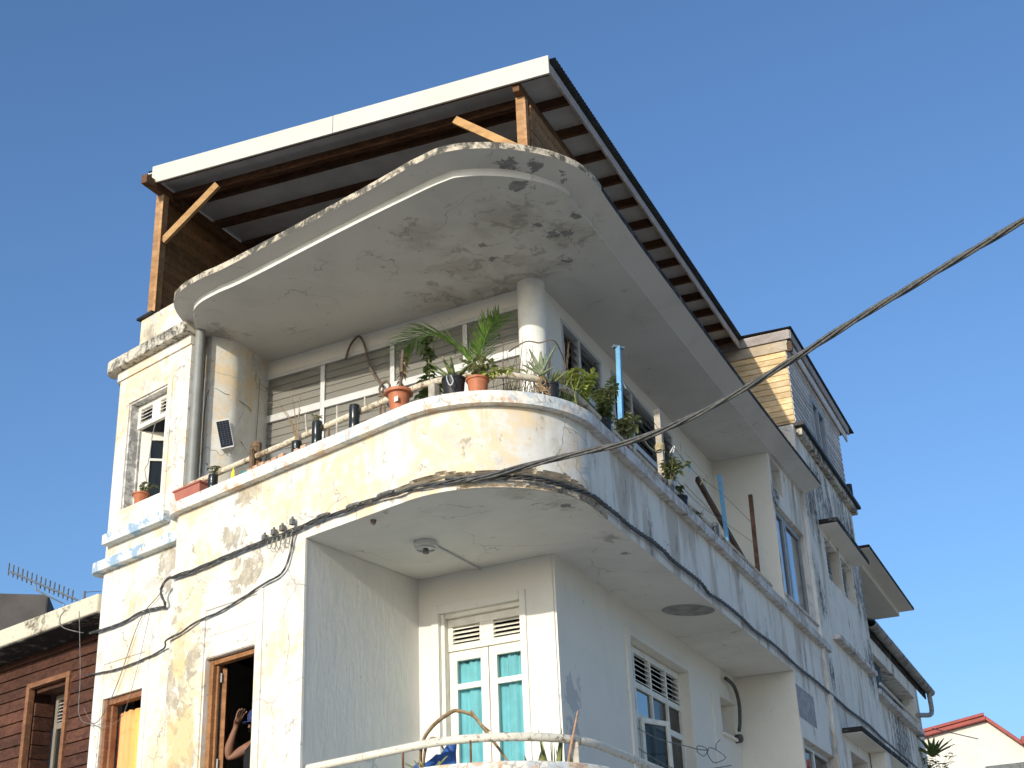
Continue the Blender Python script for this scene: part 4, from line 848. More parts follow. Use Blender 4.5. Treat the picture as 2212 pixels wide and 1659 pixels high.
MB().tube(catmull([FB(23.9, .04, 8.06), FB(23.95, .04, 7.85), FB(23.9, .04, 7.62), FB(23.5, .03, 7.48), FB(22.9, .0, 7.38), FB(21.9, -.03, 7.22)], 5), .055, 10).build('gutter_outlet', MT['drain'], wng, smooth='auto')
fh = MB(); fh.box(FB, 17.0, 22.5, -3, .19, 9.70, 9.76); fh.build('high_canopy', MT['lichen_dark'], wng, bevel=.012)
B1('high_canopy_soffit', MT['inner_side'], wng, FB, 17.02, 22.48, -2.9, -.16, 9.60, 9.699); B1('high_canopy_rim', MT['inner_side'], wng, FB, 17.02, 22.47, -.159, .17, 9.692, 9.699)
B1('high_block', MT['side'], wng, FB, 16.7, 22.0, -4.5, -1.2, 7.7, 9.6)
B1('column_stub', MT['inner_side'], wng, FB, 14.6, 15.0, .02, .28, 3.2, 5.39)
# cream house with red roof edge
hs = thing('cream_house', 'sunlit cream gable house with a dark red roof edge', 'house', (15, 43, 0))
gable = [(11.3, 43.55, 8.62), (13.99, 42.77, 9.12), (14.88, 42.468, 8.26), (16.8, 41.85, 6.4), (16.8, 41.85, 0), (11.3, 43.55, 0)]
nrm = Vector((.29, .957, 0)); hm = MB(); hm.add(gable + [tuple(Vector(p) + nrm * 6) for p in gable], [(0, 1, 2, 3, 4, 5), (11, 10, 9, 8, 7, 6)] + [(i, (i + 1) % 6, 6 + (i + 1) % 6, 6 + i) for i in range(6)]); hm.build('gable_wall', MT['farwall'], hs)
def trim(a, b, h, d=.25):
    a = Vector(a); b = Vector(b); o = -nrm * d; up = Vector((0, 0, h)); MB().hexa([a + o, b + o, b + nrm * 6, a + nrm * 6, a + o + up, b + o + up, b + nrm * 6 + up, a + nrm * 6 + up]).build('roof_edge', MT['redtrim'], hs, bevel=.01)
trim((11.3, 43.55, 8.63), (13.99, 42.77, 9.13), .11); trim((13.995, 42.768, 9.13), (16.8, 41.85, 6.42), .13, .22); trim((11.3, 43.55, 8.75), (13.97, 42.776, 9.25), .09, .30)
trim((14.85, 42.48, 8.30), (19, 41.1, 8.32), .22, .4)
tag(MB().hexa([(12.2, 38.0, 0), (14.3, 37.2, 0), (14.4, 37.5, 0), (12.3, 38.3, 0), (12.2, 38.0, 7.10), (14.3, 37.2, 7.15), (14.4, 37.5, 7.15), (12.3, 38.3, 7.10)]).build('stained_wall', MT['eave'], bevel=.03), 'stained concrete wall top below the cream house', 'wall')
tag(MB().tube([FB(22.2, .2, 6.95), FB(24.6, .9, 7.0)], .012, 5).build('thin_rod', MT['wire']), 'thin horizontal rod in front of the cream house', 'rod')

# ================================================================== RAILINGS
def railing(label, z, path, mat, posts, r=.033, zb=6.70):
    t = thing('railing', label, 'railing', (*path[len(path) // 2][:2], zb)); MB().tube(path, r, 10).build('top_pipe', mat, t, smooth='auto')
    for p in posts: MB().tube([(p[0], p[1], zb - .01), (p[0], p[1], z)], .011, 6).build('baluster', MT['rust'], t)
    return t
pa = [Vector((p.x, p.y, 6.925 + .004 * mnoise.noise(Vector((p.x * 3, p.y * 3, 0))))) for p in outline(-.08, 8.9, .25, 20, left=False, sA=4.86)]
pa = [FA(5.02, -.09, 6.86), FA(4.96, -.08, 6.90)] + pa
railing('cream pipe handrail round the upper balcony', 6.92, pa, MT['rail_o'], [FA(4.15, -.08, 0), FA(2.64, -.08, 0), FA(1.9, -.08, 0), FB(3.6, -.08, 0), FB(5.6, -.08, 0), FB(7.4, -.08, 0)])
pb = [Vector((p.x, p.y, 3.655)) for p in outline(-.08, 8.9, .3, 24, left=False, sA=2.84)]
railing('chipped white pipe handrail of the lower balcony', 3.65, pb, MT['rail'], [FA(1.62, -.08, 0), FA(.95, -.2, 0), FB(3.5, -.08, 0)], .036, 3.44)

# ================================================================== CABLES
def cable(name, label, P, R, r, n, pitch, mat='black', jit=.4, extra=None):
    m = MB(); twisted(m, P, R, r, n, pitch, jit=jit)
    return tag(m.build(name, MT[mat], smooth=True), label, 'cable')
arcp = [Vector((p.x, p.y, 5.872 + .01 * math.sin(i * .9))) for i, p in enumerate(outline(.045, 1.75, .3, 14, left=False, sA=1.5))]
front = [FA(s, .045, z) for s, z in ((4.95, 5.872), (4.68, 5.868), (4.33, 5.872), (3.95, 5.888), (3.55, 5.897), (2.94, 5.902), (2.59, 5.915), (2.25, 5.90), (2.03, 5.912), (1.72, 5.90))]
cable('wall_cable', 'thick twisted black cable bundle along the sunlit balcony front', resample(catmull(front + arcp[:6], 6), .06), .013, .0068, 5, .9, jit=1.2)
cable('wall_cable', 'black cable bundle sagging along the shaded side wall', resample(catmull(arcp[5:] + [FB(s, .04, z) for s, z in ((2.05, 5.895), (2.4, 5.888), (2.9, 5.915), (3.07, 5.93), (3.4, 5.928), (3.8, 5.905), (4.27, 5.913), (4.8, 5.918), (5.1, 5.865), (5.5, 5.895), (6.4, 5.91), (7.12, 5.878), (8.16, 5.908), (9.43, 5.873), (10.7, 5.887), (12.2, 5.874), (13.0, 5.862), (14.8, 5.89), (16.1, 5.85), (18.0, 5.84), (21.5, 5.82))], 6), .08), .0145, .0085, 4, .42, jit=.5)
cable('wall_cable', 'cable bundle dropping from the bowed front onto the left bay', resample(catmull([FA(4.97, .045, 5.88), FA(5.08, .01, 5.90), FA(5.20, -.02, 5.872), FA(5.27, -.04, 5.80), FA(5.24, -.06, 5.72), FA(5.24, -.10, 5.655), FA(5.4, -.12, 5.675), FA(5.72, -.115, 5.695), FA(6.0, -.115, 5.655), FA(6.3, -.115, 5.645), FA(6.70, -.11, 5.655)], 6), .05), .010, .006, 4, .8)
cable('wall_cable', 'thin cable pair looping down past the tall door', resample(catmull([FA(s, .035, z) for s, z in ((2.98, 5.88), (3.005, 5.83), (3.035, 5.70), (3.105, 5.55), (3.23, 5.49), (3.386, 5.475), (3.62, 5.424), (3.834, 5.383), (4.106, 5.336), (4.33, 5.322), (4.505, 5.308), (4.76, 5.247), (5.0, 5.222))] + [FA(5.14, -.06, 5.215), FA(5.25, -.12, 5.21)] + [FA(s, -.125, z) for s, z in ((5.436, 5.179), (5.66, 5.162), (5.95, 5.148), (6.25, 5.151), (6.72, 5.19))], 6), .05), .007, .0048, 3, .8)
# overhead service cable from the corner out over the street
ra = [((-.56, 11.30), 5.89)]
pts = []
Pc = Vector((-.28, 11.335, 5.88)); rays = [(.031, 1.0, .390, 11.25), (.104, .995, .404, 11.05), (.178, .984, .434, 10.85), (.289, .957, .490, 10.5), (.398, .918, .538, 10.2), (.56, .83, .60, 9.8), (.72, .69, .66, 9.6)]
pts = [Vector((-.62, 11.40, 5.895)), Pc] + [Vector((x * t, y * t, 1.6 + z * t)) for x, y, z, t in rays]
cable('overhead_cable', 'heavy twisted overhead cable rising across the blue sky to the right', resample(catmull(pts, 8), .08), .016, .0118, 4, 1.5, jit=.5)
# clamps and splices on the front cable
for s, z in ((3.42, 5.93), (3.28, 5.95), (3.15, 5.96), (3.0, 5.985)):
    m = MB(); m.box(FA, s - .022, s + .022, .03, .075, z - .03, z + .03); m.lathe(FA(s, .05, z + .028), [(.0, 0), (.013, 0), (.013, .025), (0, .025)], 8)
    tag(m.build('cable_clamp', MT['clamp'], bevel=.004), '%s of four small grey clamps on the front cable, counted from the left' % {3.42: 'first', 3.28: 'second', 3.15: 'third', 3.0: 'last'}[s], 'clamp', 'clamps on the front cable')
for s0, s1, z, lb in ((2.45, 2.62, 5.928, 'dark taped splice on the front cable farthest left'), (2.02, 2.20, 5.918, 'dark taped splice in the middle of the front cable'), (1.58, 1.78, 5.915, 'dark taped splice on the front cable nearest the corner')):
    m = MB(); m.tube(resample([FA(s0, .06, z - .01), FA(s0 + .03, .065, z), FA(s1 - .03, .065, z + .005), FA(s1, .06, z)], .03), .018, 8)
    tag(m.build('cable_splice', MT['clamp'], smooth='auto'), lb, 'splice')
lp = MB()
for k in range(5):
    s = 3.32 - .07 * k; lp.tube(catmull([FA(s + .05, .05, 5.89), FA(s + .045, .06, 5.83 - .02 * (k % 2)), FA(s, .065, 5.79 - .02 * (k % 3)), FA(s - .03, .06, 5.83), FA(s - .03, .05, 5.89)], 4), .0045, 5)
tag(lp.build('wire_loops', MT['pipe'], smooth=True), 'row of small pale wire loops hanging under the cable clamps', 'wire')
for lb, P, r in (('thin wire hanging from the eave across the lower left bay', [FA(6.75, .02, 5.9), FA(6.74, -.06, 5.2), FA(6.72, -.08, 4.75), FA(6.5, -.09, 4.62), FA(6.3, -.10, 4.66), FA(6.05, -.11, 5.0), FA(5.75, -.12, 5.6), FA(5.45, -.12, 5.80), FA(5.3, -.1, 5.84)], .005),
                 ('thin pale wire curving from the eave to the bay cable', [FA(6.9, .1, 5.93), FA(6.97, .12, 5.85), FA(6.95, .08, 5.74), FA(6.75, -.06, 5.66)], .006),
                 ('fine stray wire over the left bay wall', [FA(6.68, -.10, 4.82), FA(6.45, -.11, 4.60), FA(6.15, -.12, 4.55), FA(5.9, -.12, 4.66), FA(5.72, -.12, 5.1), FA(5.55, -.12, 5.7)], .003),
                 ('solar panel wire arched over the lit pier', [FA(5.13, -.37, 7.2), FA(5.12, -.38, 8.17), FA(5.03, -.58, 8.195), FA(5.03, -.76, 8.17), FA(5.11, -1.0, 8.14), FW(3.93, .03, 8.14)], .0045),
                 ('thin cord hanging down the shaded pier face', [FA(5.16, -1.15, 8.62), FA(5.15, -1.13, 8.1), FA(5.14, -1.10, 7.4), FA(5.15, -1.10, 7.1)], .004),
                 ('solar panel wire running to the dead stump', [FA(5.09, -.85, 7.72), FA(4.8, -.75, 7.45), FA(4.45, -.6, 7.25)], .005)):
    tag(MB().tube(catmull([Vector(p) for p in P], 6), r, 5).build('thin_wire', MT['wire'], smooth=True), lb, 'wire')

# ================================================================== SMALL THINGS ON AND ROUND THE BALCONIES
ZT = 6.703
rnd = random.uniform
def pot(parent, c, r1, r0, h, mat, rim=.012, name='pot'):
    o = MB().lathe(c, [(0, 0), (r0, 0), (r1, h * .86), (r1 + rim, h * .87), (r1 + rim, h), (r1 - .008, h), (r1 - .012, h * .9), (0, h * .9)], 22).build(name, MT[mat], parent, smooth='auto')
    MB().lathe((c[0], c[1], c[2] + h * .88), [(0, .006), (r1 - .014, 0)], 14).build('soil', MT['soil'], parent); return o
def bush(parent, base, h, spread, nst, nlf, ll, lw, mat, name='foliage', lean=(0, 0), droop=.35, stem='stem'):
    base = Vector(base); lv = MB(); st = MB()
    for i in range(nst):
        a = rnd(0, 6.283); r = spread * rnd(.2, 1); hh = h * rnd(.65, 1); tip = base + Vector((math.cos(a) * r + lean[0], math.sin(a) * r + lean[1], hh))
        mid = base.lerp(tip, .5) + Vector((rnd(-.02, .02), rnd(-.02, .02), .04)); P = catmull([base, mid, tip], 5); st.tube(P, [.006 * (1 - .6 * k / (len(P) - 1)) for k in range(len(P))], 5)
        for j in range(nlf):
            t = rnd(.25, 1.02); p = P[min(len(P) - 1, int(t * (len(P) - 1)))]; b = rnd(0, 6.283); e = rnd(-.2, .75)
            d = Vector((math.cos(b) * math.cos(e), math.sin(b) * math.cos(e), math.sin(e))); lv.leaf(p, d, ll * rnd(.6, 1.15), lw * rnd(.7, 1.1), droop * rnd(.4, 1.4), seg=2)
    st.build('stems', MT[stem], parent, smooth=True); return lv.build(name, MT[mat], parent, recalc=False)
def bottle(parent, c, r, h, mat='bottle', name='bottle_body'):
    pr = [(0, 0), (r * .9, 0), (r, .02), (r, h * .35), (r * .93, h * .42), (r, h * .5), (r, h * .93), (r * .96, h), (r * .9, h), (r * .9, h * .9), (0, h * .9)]
    o = MB().lathe(c, pr, 18).build(name, MT[mat], parent, smooth='auto'); MB().lathe((c[0], c[1], c[2] + .01), [(0, 0), (r * .86, 0), (r * .86, h * .8), (0, h * .82)], 12).build('soil', MT['soil'], parent); return o
# window-sill pot in the left bay
t = thing('potted_plant', 'small hanging red pot with a straggly plant on the left bay window sill', 'plant', FA(6.09, -.235, 7.045))
pot(t, FA(6.09, -.235, 7.045), .085, .055, .14, 'terra'); bush(t, FA(6.09, -.235, 7.17), .14, .2, 9, 9, .05, .03, 'leaf_g', droop=.6)
tag(MB().tube(catmull([FA(6.0, -.30, 8.05), FA(6.04, -.30, 7.92), FA(6.10, -.31, 7.6), FA(6.16, -.31, 7.52), FA(6.08, -.31, 7.30)], 5), .005, 5).build('loose_cord', MT['pipe']), 'frayed pale cord dangling in the left bay window', 'cord')
# long planter
t = thing('planter_box', 'long dull red planter box at the left end of the ledge', 'planter', FA(4.8, -.06, ZT))
m = MB(); m.hexa([FA(4.62, .0, ZT), FA(5.02, .0, ZT), FA(5.02, -.13, ZT), FA(4.62, -.13, ZT), FA(4.59, .03, ZT + .14), FA(5.05, .03, ZT + .14), FA(5.05, -.15, ZT + .14), FA(4.59, -.15, ZT + .14)]); m.build('box', MT['planter'], t, bevel=.006)
MB().box(FA, 4.575, 5.065, -.165, .042, ZT + .142, ZT + .165).build('rim', MT['planter'], t, bevel=.005)
# cut bottles
for s, h, lb, extra in ((4.39, .17, 'cut black bottle planter between the red planter box and the stump', 'vine'), (3.03, .14, 'short dark bottle planter with dry grass', 'grass'), (2.725, .26, 'tall dark bottle planter with a tiny seedling left of the other', 'seed'), (2.18, .26, 'tall empty dark bottle in front of the red curtain', None)):
    t = thing('bottle_planter', lb, 'planter', FA(s, .0, ZT), 'bottle planters on the ledge'); bottle(t, FA(s, .0, ZT), .052, h)
    if extra == 'vine': bush(t, FA(s, 0, ZT + h), .12, .10, 5, 6, .05, .03, 'leaf_d', droop=.5)
    if extra == 'seed': bush(t, FA(s, 0, ZT + h), .05, .05, 4, 4, .05, .025, 'leaf_g')
    if extra == 'grass':
        m = MB()
        for ds, hh, dd in ((.32, .50, .12), (.10, .62, .05), (-.06, .55, 0), (-.14, .48, .05), (.03, .40, -.05), (.2, .42, .08)):
            b = FA(s, 0, ZT + h); P = catmull([b, FA(s + ds * .25, dd * .3, ZT + h + hh * .5), FA(s + ds * .7, dd, ZT + h + hh * .92), FA(s + ds * 1.15, dd * 1.3, ZT + h + hh * .9)], 6); m.tube(P, [.006 * (1 - .85 * k / (len(P) - 1)) for k in range(len(P))], 4)
        m.build('grass_blades', MT['dry'], t)
tag(MB().lathe(FA(3.95, -.10, ZT), [(0, 0), (.055, 0), (.065, .10), (.058, .10), (.05, .02), (0, .02)], 16).build('small_tub', MT['teal'], smooth='auto'), 'small teal plastic tub beside the stump', 'tub')
tag(MB().leaf(FA(4.07, -.02, ZT), (0, 0, 1), .17, .07, 0, Vector((NA.x, NA.y, 0)), 4).build('yellow_scrap', MT['yellow']), 'bright yellow plastic scrap standing on the ledge', 'scrap')
m = MB(); m.tube([FA(3.77, -.10, ZT - .02), FA(3.80, -.11, ZT + .15), FA(3.86, -.14, ZT + .40)], [.045, .055, .06], 9); m.tube([FA(3.76, -.02, ZT), FA(3.80, -.04, ZT + .30)], [.03, .026], 7)
tag(m.build('dead_stump', MT['stump'], smooth='auto'), 'split dark dead wood stump leaning behind the ledge rail', 'stump')
for k, s in enumerate((3.72, 3.63, 3.53, 3.43, 3.33, 3.22, 3.0, 2.88)):
    o = B1('clay_brick', MT['brick'], None, FA, s - .04, s + .04, -.05, .05, ZT + .005, ZT + .042 + .008 * (k % 3), bevel=.006)
    tag(o, ('clay brick piece on the ledge, %s counting right from the stump' % ('first second third fourth fifth sixth seventh eighth'.split()[k])), 'brick', 'brick pieces along the ledge')
for s, z0, z1, lb in ((2.50, 6.72, 7.08, 'thin upright stick between the two tall dark bottles'), (2.10, 6.9, 7.05, 'thin upright stick just right of the tall empty bottle'), (2.95, 6.9, 7.14, 'thin slanted stick beside the dry grass')):
    tag(MB().tube([FA(s, -.06, z0), FA(s + (.03 if s > 2.9 else 0), -.06, z1)], .010, 6).build('stick', MT['postw']), lb, 'stick')
# solar panel
c4 = [Vector((-3.383, 14.357, 7.834)), Vector((-3.237, 14.389, 7.875)), Vector((-3.165, 14.407, 7.534)), Vector((-3.307, 14.375, 7.491))]
nn = (c4[1] - c4[0]).cross(c4[3] - c4[0]).normalized(); nn = nn if nn.y < 0 else -nn; back = -nn * .02
t = thing('solar_panel', 'small black solar panel with white frame tilted on the lit pier', 'solar panel', c4[3])
MB().hexa([p + back for p in c4] + c4).build('frame', MT['enamel'], t); cc = sum(c4, Vector()) / 4
inn = [cc + (p - cc) * .9 for p in c4]; MB().hexa([p + nn * .001 for p in inn] + [p + nn * .004 for p in inn]).build('cells', MT['solar'], t)
gl = MB()
for k in range(1, 12):
    a = inn[0].lerp(inn[3], k / 12); b = inn[1].lerp(inn[2], k / 12); gl.bar(a + nn * .005, b + nn * .005, .0025, .0025)
for k in range(1, 4):
    a = inn[0].lerp(inn[1], k / 4); b = inn[3].lerp(inn[2], k / 4); gl.bar(a + nn * .0055, b + nn * .0055, .0025, .0025)
gl.build('grid_lines', MT['solar_l'], t); MB().bar(cc + back, FA(5.05, -.68, 7.66), .03, .02).build('bracket', MT['steel'], t)
# terracotta pot with dead stem
t = thing('potted_plant', 'terracotta pot with a bare dead stem on the front ledge', 'plant', FA(1.585, -.02, ZT))
pot(t, FA(1.585, -.02, ZT), .105, .078, .215, 'terra', .03); MB().box(FA, 1.50, 1.55, .071, .076, ZT + .07, ZT + .12).build('sticker', MT['sticker'], t, bevel=.002)
st = MB(); st.tube(catmull([FA(1.585, -.02, ZT + .19), FA(1.555, -.03, 7.1), FA(1.55, -.03, 7.2), FA(1.535, -.03, 7.33)], 4), [.016] * 12 + [.008], 6); st.build('dead_stem', MT['twig'], t, smooth=True)
lv = MB()
for k in range(26):
    z = rnd(6.95, 7.33); b = rnd(0, 6.28); lv.leaf(FA(1.555, -.03, z), (math.cos(b), math.sin(b), rnd(-.6, .5)), rnd(.05, .11), .03, .5, seg=2)
lv.build('dry_leaves', MT['dry'], t, recalc=False)
# coiled hose
tag(MB().tube(catmull([FW(2.537, .05, 8.62), FW(2.50, .06, 8.72), FW(2.44, .06, 8.82), FW(2.345, .06, 8.87), FW(2.27, .06, 8.74), FW(2.20, .07, 8.48), FW(2.12, .08, 8.30), FW(2.0, .12, 8.15), FW(1.95, .14, 8.06), FW(2.0, .16, 7.98), FW(1.90, .18, 7.98), FW(1.84, .18, 8.06), FW(1.9, .18, 8.13), FW(1.98, .18, 8.05), FW(1.92, .18, 7.9), FW(1.9, .18, 7.4)], 6), .014, 7).build('hose', MT['twig'], smooth=True), 'dark hose arched over the jalousie window and coiled', 'hose')
tag(B1('ledge_post', MT['postw'], None, FA, 1.18, 1.26, -.15, -.08, ZT - .01, 6.90, bevel=.004), 'short grey wooden block holding up the front handrail', 'post')
# shrub and palm behind the parapet
t = thing('potted_plant', 'dark leafy shrub behind the front handrail left of the palm', 'plant', FA(1.56, -.40, 5.96))
pot(t, FA(1.56, -.4, 5.96), .16, .12, .32, 'blackpot'); m = MB(); m.tube(catmull([FA(1.56, -.4, 6.2), FA(1.565, -.4, 6.9), FA(1.56, -.4, 7.3), FA(1.585, -.4, 7.58)], 5), .009, 6); m.build('trunk', MT['stem'], t, smooth=True)
lv = MB()
for z, sp, n in ((6.85, .12, 30), (7.0, .14, 45), (7.12, .12, 40), (7.3, .06, 14), (7.42, .08, 26), (7.54, .06, 18)):
    for k in range(n):
        b = rnd(0, 6.28); lv.leaf(FA(1.57 + rnd(-1, 1) * sp * .5, -.4 + rnd(-1, 1) * sp * .5, z + rnd(-.05, .05)), (math.cos(b), math.sin(b), rnd(-.3, .5)), rnd(.07, .12), rnd(.05, .075), .4, seg=2)
lv.build('foliage', MT['leaf_d'], t, recalc=False)
t = thing('potted_palm', 'bright green palm with arching fronds behind the front handrail', 'plant', FA(1.05, -.5, 5.96))
pot(t, FA(1.05, -.5, 5.96), .18, .14, .36, 'blackpot')
def frond(P, ll, wide, n, droop, side=1.0, tipfan=False):
    P = catmull([Vector(p) for p in P], 8); m = MB(); m.tube(P, [.009 * (1 - .75 * k / (len(P) - 1)) for k in range(len(P))], 5)
    for i in range(n):
        t_ = .22 + .78 * i / (n - 1); x = t_ * (len(P) - 1); k = min(int(x), len(P) - 2); p = P[k].lerp(P[k + 1], x - k); tg = (P[k + 1] - P[k]).normalized(); sd_ = tg.cross(Vector((0, 0, 1))).normalized()
        l = ll * (.45 + .75 * math.sin(math.pi * min(1, .15 + t_ * .72)))
        for sgn in (-1, 1):
            d = tg * rnd(.55, .8) + sd_ * sgn * rnd(.5, .75) + Vector((0, 0, rnd(.05, .45))); m.leaf(p, d, l * rnd(.85, 1.1), wide, droop * rnd(.6, 1.3), seg=4, fold=.1, prof=[.5, 1, .9, .5, .05])
    return m.build('frond', MT['leaf_p'], t, recalc=False)
frond([FA(1.05, -.5, 6.3), FA(1.06, -.48, 6.9), FA(1.07, -.45, 7.168), FA(1.145, -.43, 7.306), FA(1.283, -.40, 7.461), FA(1.424, -.38, 7.57), FA(1.57, -.36, 7.63), FA(1.719, -.34, 7.62), FA(1.80, -.32, 7.55)], .34, .022, 38, .42)
frond([FA(1.05, -.5, 6.3), FA(1.03, -.52, 6.9), FA(.972, -.5, 7.134), FA(.939, -.48, 7.234), FA(.885, -.46, 7.342), FA(.822, -.45, 7.43), FA(.742, -.44, 7.47), FA(.66, -.43, 7.49)], .27, .018, 32, .3)
frond([FA(1.05, -.5, 6.3), FA(1.06, -.52, 6.9), FA(1.088, -.55, 7.24), FA(1.092, -.6, 7.40), FA(1.08, -.66, 7.52), FA(1.03, -.74, 7.58)], .27, .018, 28, .3)
m = MB(); m.leaf(FA(1.1, -.47, 7.2), (FA(1.512, -.42, 7.895) - FA(1.1, -.47, 7.2)), .78, .035, .05, seg=5, prof=[.4, .8, 1, .8, .4, .05]); m.build('spear_leaf', MT['leaf_p'], t, recalc=False)
# black bucket with aloe, second terracotta pot with vine
def aloe(parent, c, n, l, w, mat='leaf_a', spread=.6, name='leaf', seed=1):
    rr = random.Random(seed)
    for k in range(n):
        a = 6.283 * k / n + rr.uniform(-.3, .3); e = rr.uniform(.5, 1.25) * (1 - spread * .3); d = Vector((math.cos(a) * math.cos(e), math.sin(a) * math.cos(e), math.sin(e)))
        m = MB(); m.leaf(c, d, l * rr.uniform(.65, 1.1), w, .12, seg=5, fold=.45, prof=[1, .95, .8, .6, .35, .03]); o = m.build(name, MT[mat], parent, recalc=False, smooth=True); s = o.modifiers.new('t', 'SOLIDIFY'); s.thickness = .010
t = thing('potted_aloe', 'aloe in a black bucket with wire handle on the curved ledge', 'plant', FA(1.0, -.15, ZT))
pot(t, FA(1.0, -.15, ZT), .105, .09, .19, 'blackpot', .006); aloe(t, FA(1.0, -.15, ZT + .17), 9, .30, .045, 'leaf_s', seed=3)
MB().tube(catmull([FA(.98, -.04, ZT + .18), FA(.95, -.015, ZT + .12), FA(.92, -.02, ZT + .06), FA(.90, -.04, ZT + .1), FA(.93, -.045, ZT + .17)], 4), .006, 5).build('handle', MT['alu'], t)
pc = FA(.80, -.26, ZT)
t = thing('potted_plant', 'terracotta pot with yellow green vine at the middle of the curved ledge', 'plant', pc)
pot(t, pc, .098, .080, .155, 'terra', .012); bush(t, pc + Vector((0, 0, .14)), .24, .22, 13, 11, .07, .05, 'leaf_v', droop=.5); bush(t, pc + Vector((.06, -.03, .13)), .06, .26, 6, 9, .07, .05, 'leaf_y', droop=.8, lean=(.12, -.02))
# hanging aloe tied to the rail with roots
hc = Vector((.275, 11.57, 6.94))
t = thing('hanging_aloe', 'pale aloe tied to the handrail with roots dangling at the corner', 'plant', hc)
for tip, w_ in (((.17, 11.50, 7.20), .05), ((.15, 11.50, 7.06), .045), ((.28, 11.6, 7.22), .05), ((.325, 11.62, 7.20), .05), ((.43, 11.58, 7.27), .06), ((.25, 11.5, 7.05), .05), ((.36, 11.52, 7.10), .05), ((.10, 11.52, 7.03), .04), ((.40, 11.55, 7.0), .045)):
    m = MB(); d = Vector(tip) - hc; m.leaf(hc, d + Vector((0, 0, .04)), d.length * 1.05, w_, .10, seg=6, fold=.5, prof=[1, 1, .85, .7, .5, .3, .03]); o = m.build('leaf', MT['leaf_a'], t, recalc=False, smooth=True); s = o.modifiers.new('t', 'SOLIDIFY'); s.thickness = .012
m = MB()
for k in range(9): m.tube(catmull([hc, hc + Vector((rnd(-.05, .05), rnd(-.04, .0), -.08)), hc + Vector((rnd(-.07, .07), -.05, -.17)), hc + Vector((rnd(-.06, .08), -.10, -.28 * rnd(.5, 1.1)))], 4), .0055, 4)
m.build('roots', MT['dry'], t)
ap = Vector((.355, 11.67, ZT)); t = thing('potted_aloe', 'spiky small aloe in a black pot under the hanging aloe', 'plant', ap); pot(t, ap, .075, .062, .19, 'blackpot', .006); aloe(t, ap + Vector((0, 0, .17)), 12, .26, .028, 'leaf_g', seed=5)
# dry thicket of twigs behind the rail at the corner
t = thing('dry_thicket', 'tangle of dry twigs and wire netting in front of the round column', 'plant', (.1, 11.95, 5.96))
m = MB(); rr = random.Random(4)
for k in range(70):
    b = Vector((rr.uniform(-.12, .42), rr.uniform(11.75, 12.1), 6.6)); tp = Vector((b.x + rr.uniform(-.18, .18), b.y + rr.uniform(-.12, .12), rr.uniform(6.95, 7.48))); md = b.lerp(tp, .5) + Vector((rr.uniform(-.06, .06), rr.uniform(-.06, .06), 0))
    P = catmull([b, md, tp], 4); m.tube(P, [.006 * (1 - .7 * q / (len(P) - 1)) for q in range(len(P))], 4)
    if k % 2: e_ = md + Vector((rr.uniform(-.15, .15), rr.uniform(-.1, .1), rr.uniform(.05, .2))); m.tube([md, md.lerp(e_, .5) + Vector((0, 0, .02)), e_], [.004, .003, .0015], 4)
m.tube(catmull([Vector((-.02, 11.9, 7.36)), Vector((.15, 11.88, 7.45)), Vector((.28, 11.88, 7.43)), Vector((.43, 11.9, 7.45)), Vector((.55, 12.2, 7.3)), Vector((.7, 12.6, 7.2))], 5), .007, 5)
m.build('twigs', MT['twig'], t)
m = MB()
for k in range(34): b = rr.uniform(0, 6.28); m.leaf(Vector((rr.uniform(-.1, .1), rr.uniform(11.7, 11.9), rr.uniform(6.68, 6.8))), (math.cos(b) * .4, math.sin(b) * .4, 1), rr.uniform(.2, .42), .012, .1, seg=3)
for k in range(70): b = rr.uniform(0, 6.28); m.leaf(Vector((rr.uniform(.32, .62), rr.uniform(11.8, 12.15), rr.uniform(6.68, 6.9))), (math.cos(b) * .4, math.sin(b) * .4, 1), rr.uniform(.15, .36), .014, .1, seg=3)
m.build('grass_blades', MT['leaf_g'], t, recalc=False)
# herbs along the side ledge
c = FB(1.72, -.16, ZT); t = thing('potted_herb', 'lush yellow green herb bush just round the corner', 'plant', c); pot(t, c, .09, .07, .17, 'blackpot', .006); bush(t, c + Vector((0, 0, .15)), .46, .23, 42, 24, .09, .065, 'leaf_y', droop=.5)
c = FB(2.14, -.09, ZT); t = thing('potted_herb', 'grey green mint in a glossy black pot beside the yellow green herb', 'plant', c); pot(t, c, .10, .085, .23, 'blackpot', .006); bush(t, c + Vector((.05, .05, .2)), .58, .13, 14, 44, .08, .055, 'leaf_g', droop=.4, lean=(.05, .12)); bush(t, c + Vector((0, 0, .2)), .18, .18, 8, 8, .07, .045, 'leaf_d', droop=.5)
c = FB(2.70, -.10, ZT); t = thing('potted_plant', 'pale leaved plant in a small brown pot below the blue pole', 'plant', c); pot(t, c, .085, .065, .16, 'terra'); bush(t, c + Vector((0, 0, .15)), .40, .20, 14, 9, .11, .09, 'leaf_v', droop=.7, lean=(.06, .02)); MB().tube(catmull([c + Vector((.05, .1, .1)), c + Vector((.1, .2, .3)), c + Vector((.12, .25, .5))], 4), .014, 6).build('trunk', MT['twig'], t)
c = FB(4.15, -.03, ZT); t = thing('bottle_planter', 'clear bottle planter with herbs by the white post', 'planter', c, 'bottle planters on the ledge'); bottle(t, c, .05, .24, 'clear'); bush(t, c + Vector((0, 0, .2)), .36, .20, 14, 14, .08, .055, 'leaf_g', droop=.5, lean=(.08, .1))
c = FB(4.62, -.06, ZT); t = thing('potted_plant', 'small dark plant in a black pot beside the clear bottle planter', 'plant', c); pot(t, c, .085, .075, .2, 'blackpot', .006); bush(t, c + Vector((0, 0, .18)), .16, .1, 6, 8, .06, .04, 'leaf_d')
